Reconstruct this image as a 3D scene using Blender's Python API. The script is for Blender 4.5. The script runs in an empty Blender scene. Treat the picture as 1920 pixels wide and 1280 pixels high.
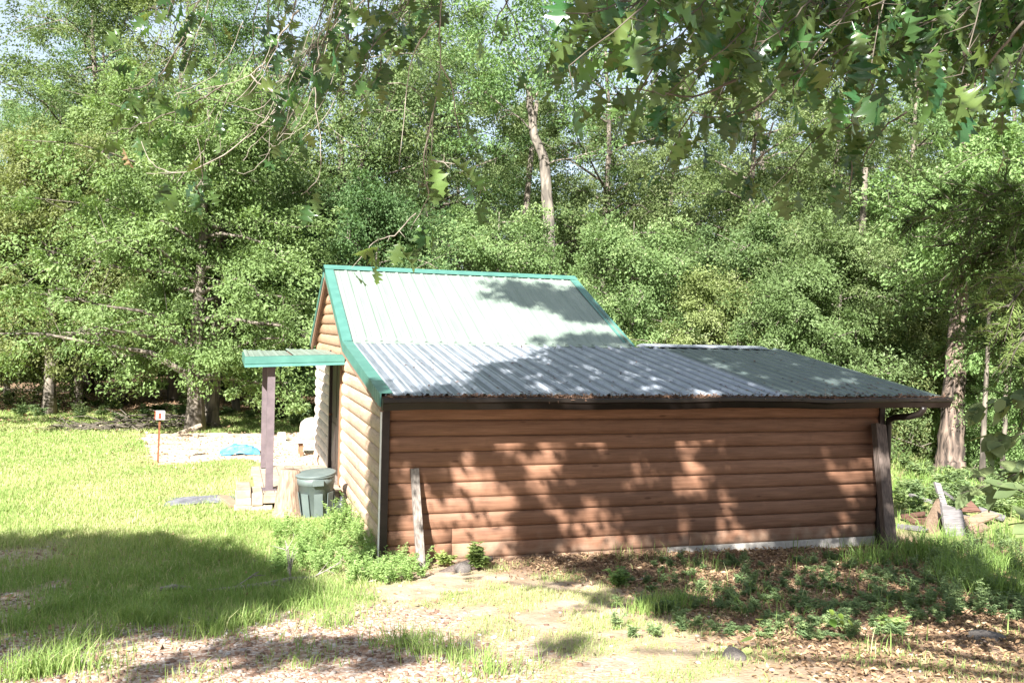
import bpy, bmesh, math, random
import numpy as np
from mathutils import Vector, Matrix, Quaternion

S = bpy.context.scene
COL = S.collection
# ------------------------------------------------------------------ camera, sky, sun, exposure
F_PX, CAM = 1686.8, np.array([-1.7334, -10.1936, 2.6339])
YAW, PITCH, ROLL = 0.3059, -0.0135, 0.0249


def cam_axes():
    cy, sy, cp, sp = math.cos(YAW), math.sin(YAW), math.cos(PITCH), math.sin(PITCH)
    fw = np.array([sy * cp, cy * cp, sp]); rt = np.array([cy, -sy, 0.0]); up = np.cross(rt, fw)
    return (math.cos(ROLL) * rt + math.sin(ROLL) * up, -math.sin(ROLL) * rt + math.cos(ROLL) * up, fw)


RT, UP, FW = cam_axes()
cd = bpy.data.cameras.new('camera'); cam = bpy.data.objects.new('camera', cd); COL.objects.link(cam)
cd.sensor_width = 36.0; cd.lens = F_PX / 1920 * 36.0; cd.clip_end = 2000; cd.clip_start = 0.05
m = Matrix(((RT[0], UP[0], -FW[0], CAM[0]), (RT[1], UP[1], -FW[1], CAM[1]), (RT[2], UP[2], -FW[2], CAM[2]), (0, 0, 0, 1)))
cam.matrix_world = m
S.camera = cam

SUN = np.array([0.80, 1.15, -1.0])            # direction the light travels
w = bpy.data.worlds.new("World"); S.world = w; w.use_nodes = True
nt = w.node_tree
bg = nt.nodes['Background']; sky = nt.nodes.new('ShaderNodeTexSky'); sky.sky_type = 'NISHITA'
sky.sun_disc = False; sky.sun_elevation = math.atan2(1.0, math.hypot(SUN[0], SUN[1]))
sky.sun_rotation = math.atan2(-SUN[0], -SUN[1]); sky.air_density = 1.0; sky.dust_density = 1.0; sky.ozone_density = 1.0
hz = nt.nodes.new('ShaderNodeMix'); hz.data_type = 'RGBA'; hz.inputs[0].default_value = .35; hz.inputs[7].default_value = (7.5, 7.8, 8.2, 1)   # thin summer haze over the blue
nt.links.new(sky.outputs[0], hz.inputs[6]); nt.links.new(hz.outputs[2], bg.inputs[0]); bg.inputs[1].default_value = 0.05
sd = bpy.data.lights.new('sun', 'SUN'); sd.energy = 5.0; sd.angle = math.radians(0.55); sd.color = (1.0, 0.965, 0.905)
sun = bpy.data.objects.new('sun', sd); COL.objects.link(sun)
sun.rotation_euler = Vector(SUN).to_track_quat('-Z', 'Y').to_euler(); sun.location = (-16, -23, 22)
S.view_settings.view_transform = 'Standard'; S.view_settings.look = 'None'
S.view_settings.gamma = 1.0; S.view_settings.use_curve_mapping = False
S.view_settings.exposure = 2.05
S.cycles.max_bounces = 8; S.cycles.diffuse_bounces = 4; S.cycles.transparent_max_bounces = 8
S.cycles.use_denoising = True

rng = np.random.default_rng(7)
random.seed(7)


def at(px, py, d):
    """point d metres in front of the camera seen at photograph position px, py"""
    return CAM + d * (FW + RT * (px - 960) / F_PX - UP * (py - 640) / F_PX)


# ------------------------------------------------------------------ noise and terrain
def hash2(i, j, s):
    h = (i.astype(np.int64) * 374761393 + j.astype(np.int64) * 668265263 + s * 1442695041) & 0xffffffff
    h = ((h ^ (h >> 13)) * 1274126177) & 0xffffffff
    return ((h ^ (h >> 16)) & 0xffff) / 65535.0


def vnoise(x, y, s=0):
    x = np.asarray(x, float); y = np.asarray(y, float)
    i = np.floor(x); j = np.floor(y); fx = x - i; fy = y - j
    fx = fx * fx * (3 - 2 * fx); fy = fy * fy * (3 - 2 * fy)
    a = hash2(i, j, s); b = hash2(i + 1, j, s); c = hash2(i, j + 1, s); d = hash2(i + 1, j + 1, s)
    return (a * (1 - fx) + b * fx) * (1 - fy) + (c * (1 - fx) + d * fx) * fy


def fbm(x, y, s=0, o=3):
    r = 0; a = 0.5; t = 0
    for k in range(o):
        r = r + a * vnoise(x * 2 ** k + 17.3 * k, y * 2 ** k + 5.1 * k, s + k); t += a; a *= .5
    return r / t


def sst(a, b, x):
    t = np.clip((x - a) / (b - a), 0, 1); return t * t * (3 - 2 * t)


def ground_z(x, y):
    x = np.asarray(x, float); y = np.asarray(y, float)
    t = -(y + .6)
    z = -.10 + .112 * .5 * (t + np.sqrt(t * t + .6)) - .11 * sst(1, 7, x)
    far = np.hypot(x, y)
    z = np.where(y < -14, z - .112 * (-14 - y), z)
    z = z + .05 * (fbm(x * .45, y * .45, 3) - .5) * sst(0.2, 2.0, np.abs(y + .3) + np.abs(x - 3) * .05)
    return z + .012 * (vnoise(x * 2.3, y * 2.3, 9) - .5) + .9 * sst(30, 90, far) * (vnoise(x * .02, y * .02, 4) - .2)


def inpoly(x, y, poly):
    x = np.asarray(x, float); y = np.asarray(y, float)
    r = np.zeros(x.shape, bool); n = len(poly)
    for k in range(n):
        x0, y0 = poly[k]; x1, y1 = poly[(k + 1) % n]
        c = ((y0 > y) != (y1 > y)) & (x < (x1 - x0) * (y - y0) / ((y1 - y0) if y1 != y0 else 1e-9) + x0)
        r ^= c
    return r


PAD = [(-3.65, 13.0), (-2.95, 8.1), (-1.4, 8.35), (-.9, 7.2), (-.8, 6.2), (.5, 6.2), (.5, 9), (2.5, 9), (2.5, 13.2)]


def cover(x, y):
    """how much gravel, green grass, leaf litter and pale sand lies at a point of the ground"""
    x = np.asarray(x, float); y = np.asarray(y, float)
    n1 = fbm(x * .8, y * .8, 21); n2 = fbm(x * 2.4, y * 2.4, 31); n3 = fbm(x * .3, y * .3, 41)
    jx = x + .7 * (n1 - .5); jy = y + .7 * (n2 - .5)
    pad = inpoly(x + .5 * (n2 - .5), y + .5 * (n1 - .5), PAD).astype(float)
    # old gravel drive across the near left
    gravel = sst(-1.5, -2.6, jy) * sst(1.0, -.9, jx + .35 * jy + .9)
    patches = sst(.47, .56, n1) * sst(2.0, 1.2, jy) * sst(-.4, -1.4, jx) * .9
    gravel = np.clip(np.maximum(gravel, patches), 0, 1)
    litter = sst(1.2, .2, np.abs(jy + .35)) * sst(.6, 1.4, jx) * sst(8.2, 7, jx)
    litter = np.maximum(litter, sst(1.6, 2.6, jx) * sst(.3, -.4, jy) * sst(-8, -4, jy))
    litter = np.maximum(litter, sst(16.8, 18.5, jy + .12 * jx) * .9)
    litter = np.maximum(litter, sst(6, 9, jx - .3 * jy) * sst(3, 5, jy) * .5)
    grass = sst(-.2, -1.0, jx) * sst(-4.5, -1.0, jy) + sst(7, 8.2, jx) * sst(-1.2, 0, jy)
    grass = np.clip(grass, 0, 1)
    grass = np.maximum(grass, sst(.3, 1.0, jy))
    grass = grass * (1 - .93 * gravel) * (1 - pad) * (1 - .85 * litter)
    sparse = sst(.42, .68, n2) * .5 * (1 - gravel * .7) * (1 - litter * .6) * (1 - pad)
    grass = np.maximum(grass, sparse)
    return gravel, np.clip(grass, 0, 1), np.clip(litter, 0, 1), pad


# ------------------------------------------------------------------ mesh helpers
class Geo:
    def __init__(s): s.V = []; s.F = {}; s.n = 0

    def add(s, V, F, mat=0, tint=0.5):
        V = np.asarray(V, float).reshape(-1, 3)
        Fs = F if isinstance(F, list) and len(F) and isinstance(F[0], np.ndarray) and F[0].ndim == 2 else None
        if Fs is None:
            d = {}
            for f in F: d.setdefault(len(f), []).append(f)
            Fs = [np.array(v, int) for v in d.values()]
        for f in Fs:
            t = np.broadcast_to(np.asarray(tint, float), (len(f),)) if np.ndim(tint) < 1 or len(np.atleast_1d(tint)) == len(f) else np.full(len(f), .5)
            s.F.setdefault(f.shape[1], []).append((f + s.n, np.full(len(f), mat, int), np.array(t)))
        s.V.append(V); s.n += len(V); return s

    def box(s, lo, hi, mat=0, tint=.5, M=None):
        x0, y0, z0 = lo; x1, y1, z1 = hi
        V = np.array([(x0, y0, z0), (x1, y0, z0), (x1, y1, z0), (x0, y1, z0), (x0, y0, z1), (x1, y0, z1), (x1, y1, z1), (x0, y1, z1)], float)
        if M is not None: V = V @ np.array(M.to_3x3()).T + np.array(M.translation)
        return s.add(V, [(0, 3, 2, 1), (4, 5, 6, 7), (0, 1, 5, 4), (1, 2, 6, 5), (2, 3, 7, 6), (3, 0, 4, 7)], mat, tint)

    def tube(s, P, R, sides=6, mat=0, tint=.5, cap=True, rough=0.0, seed=0):
        P = np.asarray(P, float); n = len(P); R = np.broadcast_to(np.asarray(R, float), (n,))
        T = np.gradient(P, axis=0); T /= np.linalg.norm(T, axis=1)[:, None] + 1e-9
        ref = np.array([0, 0, 1.0]) if abs(T[0][2]) < .9 else np.array([1.0, 0, 0])
        V = []
        a = np.linspace(0, 2 * math.pi, sides, endpoint=False)
        r0 = np.random.default_rng(seed)
        for k in range(n):
            u = np.cross(T[k], ref); u /= np.linalg.norm(u) + 1e-9; v = np.cross(T[k], u)
            rr = R[k] * (1 + (rough * (r0.random(sides) - .5) if rough else 0))
            V.append(P[k] + (np.cos(a) * rr)[:, None] * u + (np.sin(a) * rr)[:, None] * v)
        F = []
        for k in range(n - 1):
            for j in range(sides):
                j2 = (j + 1) % sides
                F.append((k * sides + j, k * sides + j2, (k + 1) * sides + j2, (k + 1) * sides + j))
        if cap:
            F.append(tuple(range(sides))[::-1]); F.append(tuple((n - 1) * sides + j for j in range(sides)))
        return s.add(np.concatenate(V), F, mat, tint)

    def leaves(s, P, D, N, L, wr=.5, mat=0, tint=.5, fold=.18):
        """folded diamond leaves: base points P, pointing D, facing N, length L"""
        n = len(P)
        D = D / (np.linalg.norm(D, axis=1)[:, None] + 1e-9)
        W = np.cross(D, N); W /= np.linalg.norm(W, axis=1)[:, None] + 1e-9
        Nn = np.cross(W, D)
        L = np.broadcast_to(np.asarray(L, float), (n,))[:, None]
        mid = P + D * L * .45 + Nn * L * fold * .5
        V = np.stack([P, mid + W * L * wr * .5, P + D * L - Nn * L * fold * .3, mid - W * L * wr * .5], 1).reshape(-1, 3)
        b = np.arange(n) * 4
        F = np.concatenate([np.stack([b, b + 1, b + 2], 1), np.stack([b, b + 2, b + 3], 1)])
        t = np.broadcast_to(np.asarray(tint, float), (n,)); t = np.concatenate([t, t])
        return s.add(V, [F], mat, t)

    def mesh(s, name, mats, smooth=False):
        me = bpy.data.meshes.new(name)
        V = np.concatenate(s.V); me.vertices.add(len(V)); me.vertices.foreach_set('co', V.ravel())
        loops = []; tot = []; mi = []; ti = []
        for k, lst in s.F.items():
            for f, mm, t in lst:
                loops.append(f.ravel()); tot.append(np.full(len(f), k)); mi.append(mm); ti.append(t)
        loops = np.concatenate(loops); tot = np.concatenate(tot); mi = np.concatenate(mi); ti = np.concatenate(ti)
        me.loops.add(len(loops)); me.loops.foreach_set('vertex_index', loops.astype(np.int32))
        me.polygons.add(len(tot))
        st = np.concatenate([[0], np.cumsum(tot)[:-1]])
        me.polygons.foreach_set('loop_start', st.astype(np.int32)); me.polygons.foreach_set('loop_total', tot.astype(np.int32))
        for mt in (mats if isinstance(mats, (list, tuple)) else [mats]): me.materials.append(mt)
        me.polygons.foreach_set('material_index', mi.astype(np.int32))
        me.polygons.foreach_set('use_smooth', np.full(len(tot), smooth, bool))
        at_ = me.attributes.new('tint', 'FLOAT', 'FACE'); at_.data.foreach_set('value', ti.astype(np.float32))
        me.update(calc_edges=True); me.validate()
        return me


def link(name, me, parent=None, loc=None):
    o = bpy.data.objects.new(name, me); COL.objects.link(o)
    if parent: o.parent = parent
    if loc is not None: o.location = loc
    return o


def tag(o, label=None, cat=None, group=None, kind=None):
    if label: o['label'] = label
    if cat: o['category'] = cat
    if group: o['group'] = group
    if kind: o['kind'] = kind
    return o


def thing(name, label, cat, loc=(0, 0, 0), rz=0, group=None):
    o = bpy.data.objects.new(name, None); COL.objects.link(o); o.location = loc; o.rotation_euler = (0, 0, rz)
    o.empty_display_size = .2
    return tag(o, label, cat, group)


def dup(root, loc, rz, scale, label, group):
    r = root.copy(); COL.objects.link(r); r.location = loc; r.rotation_euler = (0, 0, rz); r.scale = scale
    tag(r, label, None, group)
    for ch in root.children:
        c = ch.copy(); COL.objects.link(c); c.parent = r
        for gch in ch.children:
            d = gch.copy(); COL.objects.link(d); d.parent = c
    return r


# ------------------------------------------------------------------ materials
def nodes(name):
    m = bpy.data.materials.new(name); m.use_nodes = True
    return m, m.node_tree, m.node_tree.nodes, m.node_tree.links, m.node_tree.nodes['Principled BSDF']


def ramp(N, stops):
    r = N.new('ShaderNodeValToRGB'); e = r.color_ramp.elements
    while len(e) < len(stops): e.new(.5)
    for k, (p, c) in enumerate(stops): e[k].position = p; e[k].color = (*c, 1)
    return r


def noise(N, L, scale, detail=4, coord='Object', stretch=None, dist=0.0):
    tc = N.new('ShaderNodeTexCoord'); n = N.new('ShaderNodeTexNoise')
    n.inputs['Scale'].default_value = scale; n.inputs['Detail'].default_value = detail; n.inputs['Distortion'].default_value = dist
    if stretch:
        mp = N.new('ShaderNodeMapping'); mp.inputs['Scale'].default_value = stretch
        L.new(tc.outputs[coord], mp.inputs[0]); L.new(mp.outputs[0], n.inputs[0])
    else: L.new(tc.outputs[coord], n.inputs[0])
    return n


def mixc(N, L, a, b, f, mode='MIX'):
    x = N.new('ShaderNodeMix'); x.data_type = 'RGBA'; x.blend_type = mode
    for s, v in ((6, a), (7, b)):
        if isinstance(v, tuple): x.inputs[s].default_value = (*v, 1)
        else: L.new(v, x.inputs[s])
    if isinstance(f, (int, float)): x.inputs[0].default_value = f
    else: L.new(f, x.inputs[0])
    return x.outputs[2]


def bump(N, L, P, h, strength=.3, dist=.01):
    b = N.new('ShaderNodeBump'); b.inputs['Strength'].default_value = strength; b.inputs['Distance'].default_value = dist
    L.new(h, b.inputs['Height']); L.new(b.outputs[0], P.inputs['Normal'])


def basic(name, c1, c2, scale=8, rough=.7, stretch=None, metallic=0, bmp=.2, spec=.3, var=0.0, pos=(.35, .65)):
    m, t, N, L, P = nodes(name)
    n = noise(N, L, scale, 6, stretch=stretch)
    r = ramp(N, [(pos[0], c1), (pos[1], c2)]); L.new(n.outputs[0], r.inputs[0])
    out = r.outputs[0]
    if var:
        oi = N.new('ShaderNodeObjectInfo')
        r2 = ramp(N, [(0, (1 - var,) * 3), (1, (1 + var * .6,) * 3)]); L.new(oi.outputs['Random'], r2.inputs[0])
        out = mixc(N, L, out, r2.outputs[0], 1.0, 'MULTIPLY')
    L.new(out, P.inputs['Base Color'])
    P.inputs['Roughness'].default_value = rough; P.inputs['Metallic'].default_value = metallic
    P.inputs['Specular IOR Level'].default_value = spec
    if bmp: bump(N, L, P, n.outputs[0], bmp)
    return m


def leafmat(name, stops, trans=.38, rough=.55, spec=.22, back=None):
    m, t, N, L, P = nodes(name)
    a = N.new('ShaderNodeAttribute'); a.attribute_name = 'tint'
    r = ramp(N, stops); L.new(a.outputs['Fac'], r.inputs[0])
    oi = N.new('ShaderNodeObjectInfo')
    hs = N.new('ShaderNodeHueSaturation')
    mr = N.new('ShaderNodeMapRange'); mr.inputs[3].default_value = .478; mr.inputs[4].default_value = .535
    L.new(oi.outputs['Random'], mr.inputs[0]); L.new(mr.outputs[0], hs.inputs['Hue']); L.new(r.outputs[0], hs.inputs['Color'])
    mv = N.new('ShaderNodeMapRange'); mv.inputs[3].default_value = .78; mv.inputs[4].default_value = 1.32; mw = N.new('ShaderNodeMath'); mw.operation = 'FRACT'; mm = N.new('ShaderNodeMath'); mm.operation = 'MULTIPLY'; mm.inputs[1].default_value = 7.31
    L.new(oi.outputs['Random'], mm.inputs[0]); L.new(mm.outputs[0], mw.inputs[0]); L.new(mw.outputs[0], mv.inputs[0]); L.new(mv.outputs[0], hs.inputs['Value'])
    out = hs.outputs[0]
    if back:
        g = N.new('ShaderNodeNewGeometry'); out = mixc(N, L, out, back, g.outputs['Backfacing'])
    L.new(out, P.inputs['Base Color']); P.inputs['Roughness'].default_value = rough
    P.inputs['Specular IOR Level'].default_value = spec
    tr = N.new('ShaderNodeBsdfTranslucent'); g2 = mixc(N, L, out, (1.1, 1.15, .62), 1.0, 'MULTIPLY'); L.new(g2, tr.inputs[0])
    mx = N.new('ShaderNodeMixShader'); mx.inputs[0].default_value = trans
    L.new(P.outputs[0], mx.inputs[1]); L.new(tr.outputs[0], mx.inputs[2])
    L.new(mx.outputs[0], N['Material Output'].inputs[0])
    return m


M_LEAF = leafmat('forest_leaf', [(0, (.080, .120, .042)), (.45, (.142, .205, .080)), (.8, (.20, .262, .108)), (1, (.255, .305, .155))], .44)
M_OAKL = leafmat('bright_oak_leaf', [(0, (.115, .155, .052)), (.45, (.200, .262, .096)), (.8, (.25, .31, .13)), (1, (.30, .35, .18))], .44)
M_FORE = leafmat('near_oak_leaf', [(0, (.030, .075, .030)), (.5, (.055, .130, .040)), (.85, (.10, .19, .05)), (1, (.15, .19, .055))], .42, .26, .5,
                 back=(.085, .130, .042))
M_CEDAR = leafmat('cedar_needle', [(0, (.050, .085, .026)), (.5, (.105, .155, .044)), (1, (.21, .26, .085))], .35, .6, .2)
M_GRASS = leafmat('grass_blade', [(0, (.10, .155, .035)), (.5, (.20, .275, .075)), (.82, (.29, .33, .12)), (1, (.44, .40, .24))], .35, .5, .25)
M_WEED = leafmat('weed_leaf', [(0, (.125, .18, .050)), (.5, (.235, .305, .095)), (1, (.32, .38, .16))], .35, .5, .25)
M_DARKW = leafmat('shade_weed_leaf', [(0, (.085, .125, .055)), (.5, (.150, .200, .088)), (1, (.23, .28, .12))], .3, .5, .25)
M_DEAD = leafmat('dead_leaf', [(0, (.06, .036, .024)), (.4, (.17, .10, .066)), (.8, (.33, .21, .14)), (1, (.46, .34, .25))], .12, .7, .2)


def barkmat(name, c1, c2, sc=9, bs=.9):
    m, t, N, L, P = nodes(name)
    n = noise(N, L, sc, 8, stretch=(1, 1, .22), dist=.6); n2 = noise(N, L, 2.2, 3)
    r = ramp(N, [(.38, c1), (.62, c2)]); L.new(n.outputs[0], r.inputs[0])
    r2 = ramp(N, [(.35, (.7, .7, .7)), (.7, (1.2, 1.2, 1.15))]); L.new(n2.outputs[0], r2.inputs[0])
    L.new(mixc(N, L, r.outputs[0], r2.outputs[0], 1., 'MULTIPLY'), P.inputs['Base Color']); P.inputs['Roughness'].default_value = .9
    bump(N, L, P, n.outputs[0], bs, .03); return m


M_BARK = barkmat('grey_bark', (.055, .045, .036), (.20, .17, .14))
M_BARKP = barkmat('pale_bark', (.08, .07, .06), (.25, .215, .18))
M_PINE = barkmat('pine_bark', (.032, .024, .019), (.235, .172, .14), 11, 1.0)
M_TWIG = basic('twig_bark', (.15, .13, .105), (.30, .27, .225), 20, .85)
M_TWIGD = basic('dark_twig_bark', (.05, .045, .035), (.13, .11, .085), 20, .85)

# siding
def sidingmat(name, c1, c2, stain, stain_amt, streak=(0.6, 8, 8)):
    m, t, N, L, P = nodes(name)
    n = noise(N, L, 3, 6, coord='Object', stretch=streak)
    r = ramp(N, [(.3, c1), (.7, c2)]); L.new(n.outputs[0], r.inputs[0])
    oi = N.new('ShaderNodeObjectInfo'); rv = ramp(N, [(0, (.86, .86, .86)), (1, (1.1, 1.1, 1.1))]); L.new(oi.outputs['Random'], rv.inputs[0])
    c = mixc(N, L, r.outputs[0], rv.outputs[0], 1., 'MULTIPLY')
    n2 = noise(N, L, 7, 8, dist=.4); rs = ramp(N, [(.56, (0, 0, 0)), (.72, (1, 1, 1))]); L.new(n2.outputs[0], rs.inputs[0])
    mth = N.new('ShaderNodeMath'); mth.operation = 'MULTIPLY'; mth.inputs[1].default_value = stain_amt; L.new(rs.outputs[0], mth.inputs[0])
    c = mixc(N, L, c, stain, mth.outputs[0])
    ng = noise(N, L, 26, 6, stretch=(streak[0] * .25, streak[1] * .25, streak[2]) , dist=.3); rg = ramp(N, [(.35, (.74, .72, .70)), (.6, (1.06, 1.06, 1.06))]); L.new(ng.outputs[0], rg.inputs[0]); c = mixc(N, L, c, rg.outputs[0], 1., 'MULTIPLY')
    tcv = N.new('ShaderNodeTexCoord'); mpv = N.new('ShaderNodeMapping'); mpv.inputs['Scale'].default_value = tuple(1.6 if q < 1 else 5.5 for q in streak); L.new(tcv.outputs['Object'], mpv.inputs[0])
    vk = N.new('ShaderNodeTexVoronoi'); vk.inputs['Scale'].default_value = 1.0; L.new(mpv.outputs[0], vk.inputs['Vector']); rk = ramp(N, [(.05, (.45, .40, .38)), (.10, (1, 1, 1))]); L.new(vk.outputs['Distance'], rk.inputs[0]); c = mixc(N, L, c, rk.outputs[0], .8, 'MULTIPLY')
    sz = N.new('ShaderNodeSeparateXYZ'); L.new(tcv.outputs['Object'], sz.inputs[0]); nm = noise(N, L, 5, 6); md = N.new('ShaderNodeMath'); md.operation = 'MULTIPLY_ADD'; md.inputs[1].default_value = .7; L.new(nm.outputs[0], md.inputs[0]); L.new(sz.outputs[2], md.inputs[2])
    rm = ramp(N, [(.22, (.75, .75, .75)), (.46, (0, 0, 0))]); L.new(md.outputs[0], rm.inputs[0]); c = mixc(N, L, c, (.30, .215, .155), rm.outputs[0])
    L.new(c, P.inputs['Base Color']); P.inputs['Roughness'].default_value = .62; P.inputs['Specular IOR Level'].default_value = .25
    n3 = noise(N, L, 30, 4, stretch=streak); bump(N, L, P, n3.outputs[0], .12, .01); return m


M_FRONT = sidingmat('brown_log_siding', (.190, .096, .058), (.262, .140, .088), (.12, .065, .047), .25)
M_SIDE = sidingmat('bleached_log_siding', (.40, .275, .19), (.50, .37, .275), (.20, .17, .17), .75, (8, .6, 8))
M_UPPER = sidingmat('tan_log_siding', (.38, .235, .15), (.45, .285, .19), (.28, .18, .13), .3, (8, .6, 8))
M_DOORW = sidingmat('grey_weathered_siding', (.46, .40, .37), (.55, .50, .46), (.20, .18, .20), .85, (8, .6, 8))
M_WALL = basic('wall_sheathing', (.16, .09, .06), (.22, .12, .08), 5)
M_BROWN = basic('dark_brown_trim', (.020, .013, .012), (.032, .021, .019), 12, .45, bmp=.05)
M_GUT = basic('brown_gutter_metal', (.009, .007, .006), (.015, .011, .009), 6, .35, spec=.35, bmp=.03)
M_CASE = basic('brown_door_casing', (.17, .09, .05), (.25, .13, .075), 10, .6)
M_TEAL = basic('teal_painted_trim', (.052, .148, .122), (.068, .182, .150), 5, .38, spec=.45, bmp=.03)
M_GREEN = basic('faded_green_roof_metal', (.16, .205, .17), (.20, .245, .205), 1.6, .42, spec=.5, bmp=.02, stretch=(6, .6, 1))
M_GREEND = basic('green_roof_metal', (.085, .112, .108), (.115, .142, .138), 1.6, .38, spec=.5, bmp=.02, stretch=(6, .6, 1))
M_SOFF = basic('soffit_board', (.19, .12, .085), (.26, .17, .12), 6)
M_CONC = basic('concrete', (.34, .32, .29), (.46, .43, .39), 14, .9)
M_GREYW = basic('grey_weathered_wood', (.13, .11, .095), (.29, .255, .225), 6, .85, stretch=(8, 8, .7), bmp=.5, var=.2)
M_GREYWX = basic('grey_scrap_wood', (.13, .12, .118), (.27, .25, .25), 6, .85, stretch=(.7, 8, 8), bmp=.5, var=.3)
M_TANW = basic('tan_scrap_wood', (.17, .115, .075), (.28, .20, .14), 6, .85, stretch=(.7, 8, 8), bmp=.5, var=.25)
M_REDW = basic('red_brown_scrap_wood', (.08, .04, .03), (.16, .085, .06), 6, .85, stretch=(.7, 8, 8), bmp=.4, var=.3)
M_PALEW = basic('pale_timber', (.25, .20, .15), (.38, .315, .25), 7, .85, bmp=.4, var=.15)
M_DARKP = basic('dark_old_post', (.065, .050, .042), (.13, .10, .085), 6, .85, stretch=(8, 8, .7), bmp=.5)
M_CAN = basic('green_grey_plastic', (.095, .122, .118), (.12, .148, .142), 5, .45, spec=.4, bmp=.04)
M_BLACK = basic('black_plastic', (.012, .014, .016), (.03, .032, .035), 8, .4)
M_TARP = basic('blue_tarp', (.05, .22, .40), (.16, .38, .55), 7, .5, bmp=.5)
M_GTARP = basic('grey_plastic_sheet', (.10, .10, .115), (.18, .18, .20), 9, .6, bmp=.5)
M_BRICK = basic('red_brick', (.30, .14, .09), (.42, .22, .15), 16, .9, bmp=.4)
M_RUST = basic('rusty_steel', (.13, .05, .025), (.22, .09, .045), 20, .8)
M_RED = basic('red_paint', (.55, .05, .035), (.62, .08, .05), 10, .5, bmp=0)
M_WHITE = basic('white_paint', (.72, .71, .69), (.80, .79, .77), 10, .5, bmp=.02)
M_CREAM = basic('cream_enamel', (.46, .40, .32), (.56, .50, .42), 6, .45, bmp=.02)
M_STUMP = basic('bleached_stump_wood', (.17, .11, .078), (.33, .245, .18), 8, .9, stretch=(5, 5, .6), bmp=.8)
M_ROCK = basic('grey_rock', (.07, .062, .058), (.16, .14, .125), 9, .9, bmp=.6)


def galvmat():
    m, t, N, L, P = nodes('galvanised_roof_metal')
    n = noise(N, L, 4, 5, stretch=(5, .5, 1)); r = ramp(N, [(.3, (.25, .27, .315)), (.7, (.35, .37, .42))]); L.new(n.outputs[0], r.inputs[0])
    n2 = noise(N, L, 9, 6); r2 = ramp(N, [(.58, (0, 0, 0)), (.74, (1, 1, 1))]); L.new(n2.outputs[0], r2.inputs[0])
    mt = N.new('ShaderNodeMath'); mt.operation = 'MULTIPLY'; mt.inputs[1].default_value = .45; L.new(r2.outputs[0], mt.inputs[0])
    L.new(mixc(N, L, r.outputs[0], (.16, .13, .12), mt.outputs[0]), P.inputs['Base Color'])
    P.inputs['Metallic'].default_value = .25; P.inputs['Roughness'].default_value = .36; return m


M_GALV = galvmat()
M_PAN = basic('shade_toned_galvanised_pan', (.095, .110, .130), (.16, .178, .205), 5, .4, spec=.5, bmp=.03, stretch=(5, .5, 1))  # darker colour puts the dark reflection between ribs into the pans
M_RIB = basic('light_toned_galvanised_rib', (.25, .28, .325), (.33, .36, .41), 5, .36, metallic=.2, bmp=.02)  # lighter colour paints the bright rib lines against the darkened pans


def groundmat():
    m, t, N, L, P = nodes('ground_soil')
    a = N.new('ShaderNodeAttribute'); a.attribute_name = 'cover'
    sp = N.new('ShaderNodeSeparateColor'); L.new(a.outputs['Color'], sp.inputs[0])
    n = noise(N, L, 3.5, 8); n2 = noise(N, L, 26, 5)
    dirt = ramp(N, [(.3, (.27, .19, .125)), (.55, (.40, .31, .22)), (.75, (.50, .41, .30))]); L.new(n.outputs[0], dirt.inputs[0])
    vor = N.new('ShaderNodeTexVoronoi'); vor.inputs['Scale'].default_value = 34
    tc = N.new('ShaderNodeTexCoord'); L.new(tc.outputs['Object'], vor.inputs['Vector'])
    sx = N.new('ShaderNodeSeparateColor'); L.new(vor.outputs['Color'], sx.inputs[0])
    grav = ramp(N, [(0, (.20, .12, .085)), (.35, (.34, .22, .155)), (.7, (.42, .33, .27)), (1, (.54, .47, .42))]); L.new(sx.outputs[0], grav.inputs[0])
    gr = ramp(N, [(.3, (.18, .20, .075)), (.7, (.31, .31, .14))]); L.new(n2.outputs[0], gr.inputs[0])
    lit = ramp(N, [(.3, (.12, .075, .05)), (.6, (.24, .155, .105)), (.8, (.33, .23, .16))]); L.new(n2.outputs[0], lit.inputs[0])
    n4 = noise(N, L, 2.0, 6, stretch=(.6, 2.5, 1)); sand = ramp(N, [(.3, (.36, .25, .17)), (.47, (.50, .40, .31)), (.7, (.60, .52, .43))]); L.new(n4.outputs[0], sand.inputs[0])
    c = mixc(N, L, dirt.outputs[0], grav.outputs[0], sp.outputs[0])
    c = mixc(N, L, c, gr.outputs[0], sp.outputs[1]); c = mixc(N, L, c, lit.outputs[0], sp.outputs[2])
    c = mixc(N, L, c, sand.outputs[0], a.outputs['Alpha'])
    L.new(c, P.inputs['Base Color']); P.inputs['Roughness'].default_value = .95; P.inputs['Specular IOR Level'].default_value = .1
    bump(N, L, P, n2.outputs[0], .6, .03); return m


# ------------------------------------------------------------------ ground
def axis(a, b, step, far):
    core = np.arange(a, b, step); g = []; d = step; x = core[-1]
    while x < far: d *= 1.22; x += d; g.append(x)
    g2 = []; d = step; x = core[0]
    while x > -far: d *= 1.22; x -= d; g2.append(x)
    return np.concatenate([g2[::-1], core, g])


xs = axis(-9, 13, .11, 400); ys = axis(-9, 17, .11, 400)
X, Y = np.meshgrid(xs, ys); nx, ny = len(xs), len(ys)
G = Geo()
idx = np.arange(nx * ny).reshape(ny, nx)
Fq = np.stack([idx[:-1, :-1], idx[:-1, 1:], idx[1:, 1:], idx[1:, :-1]], -1).reshape(-1, 4)
G.add(np.stack([X, Y, ground_z(X, Y)], -1).reshape(-1, 3), [Fq])
gm = G.mesh('ground', groundmat(), True)
cv = np.stack(cover(X.ravel(), Y.ravel()), 1)
ca = gm.color_attributes.new('cover', 'FLOAT_COLOR', 'POINT'); ca.data.foreach_set('color', cv.astype(np.float32).ravel())
tag(link('ground', gm), kind='structure')

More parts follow.
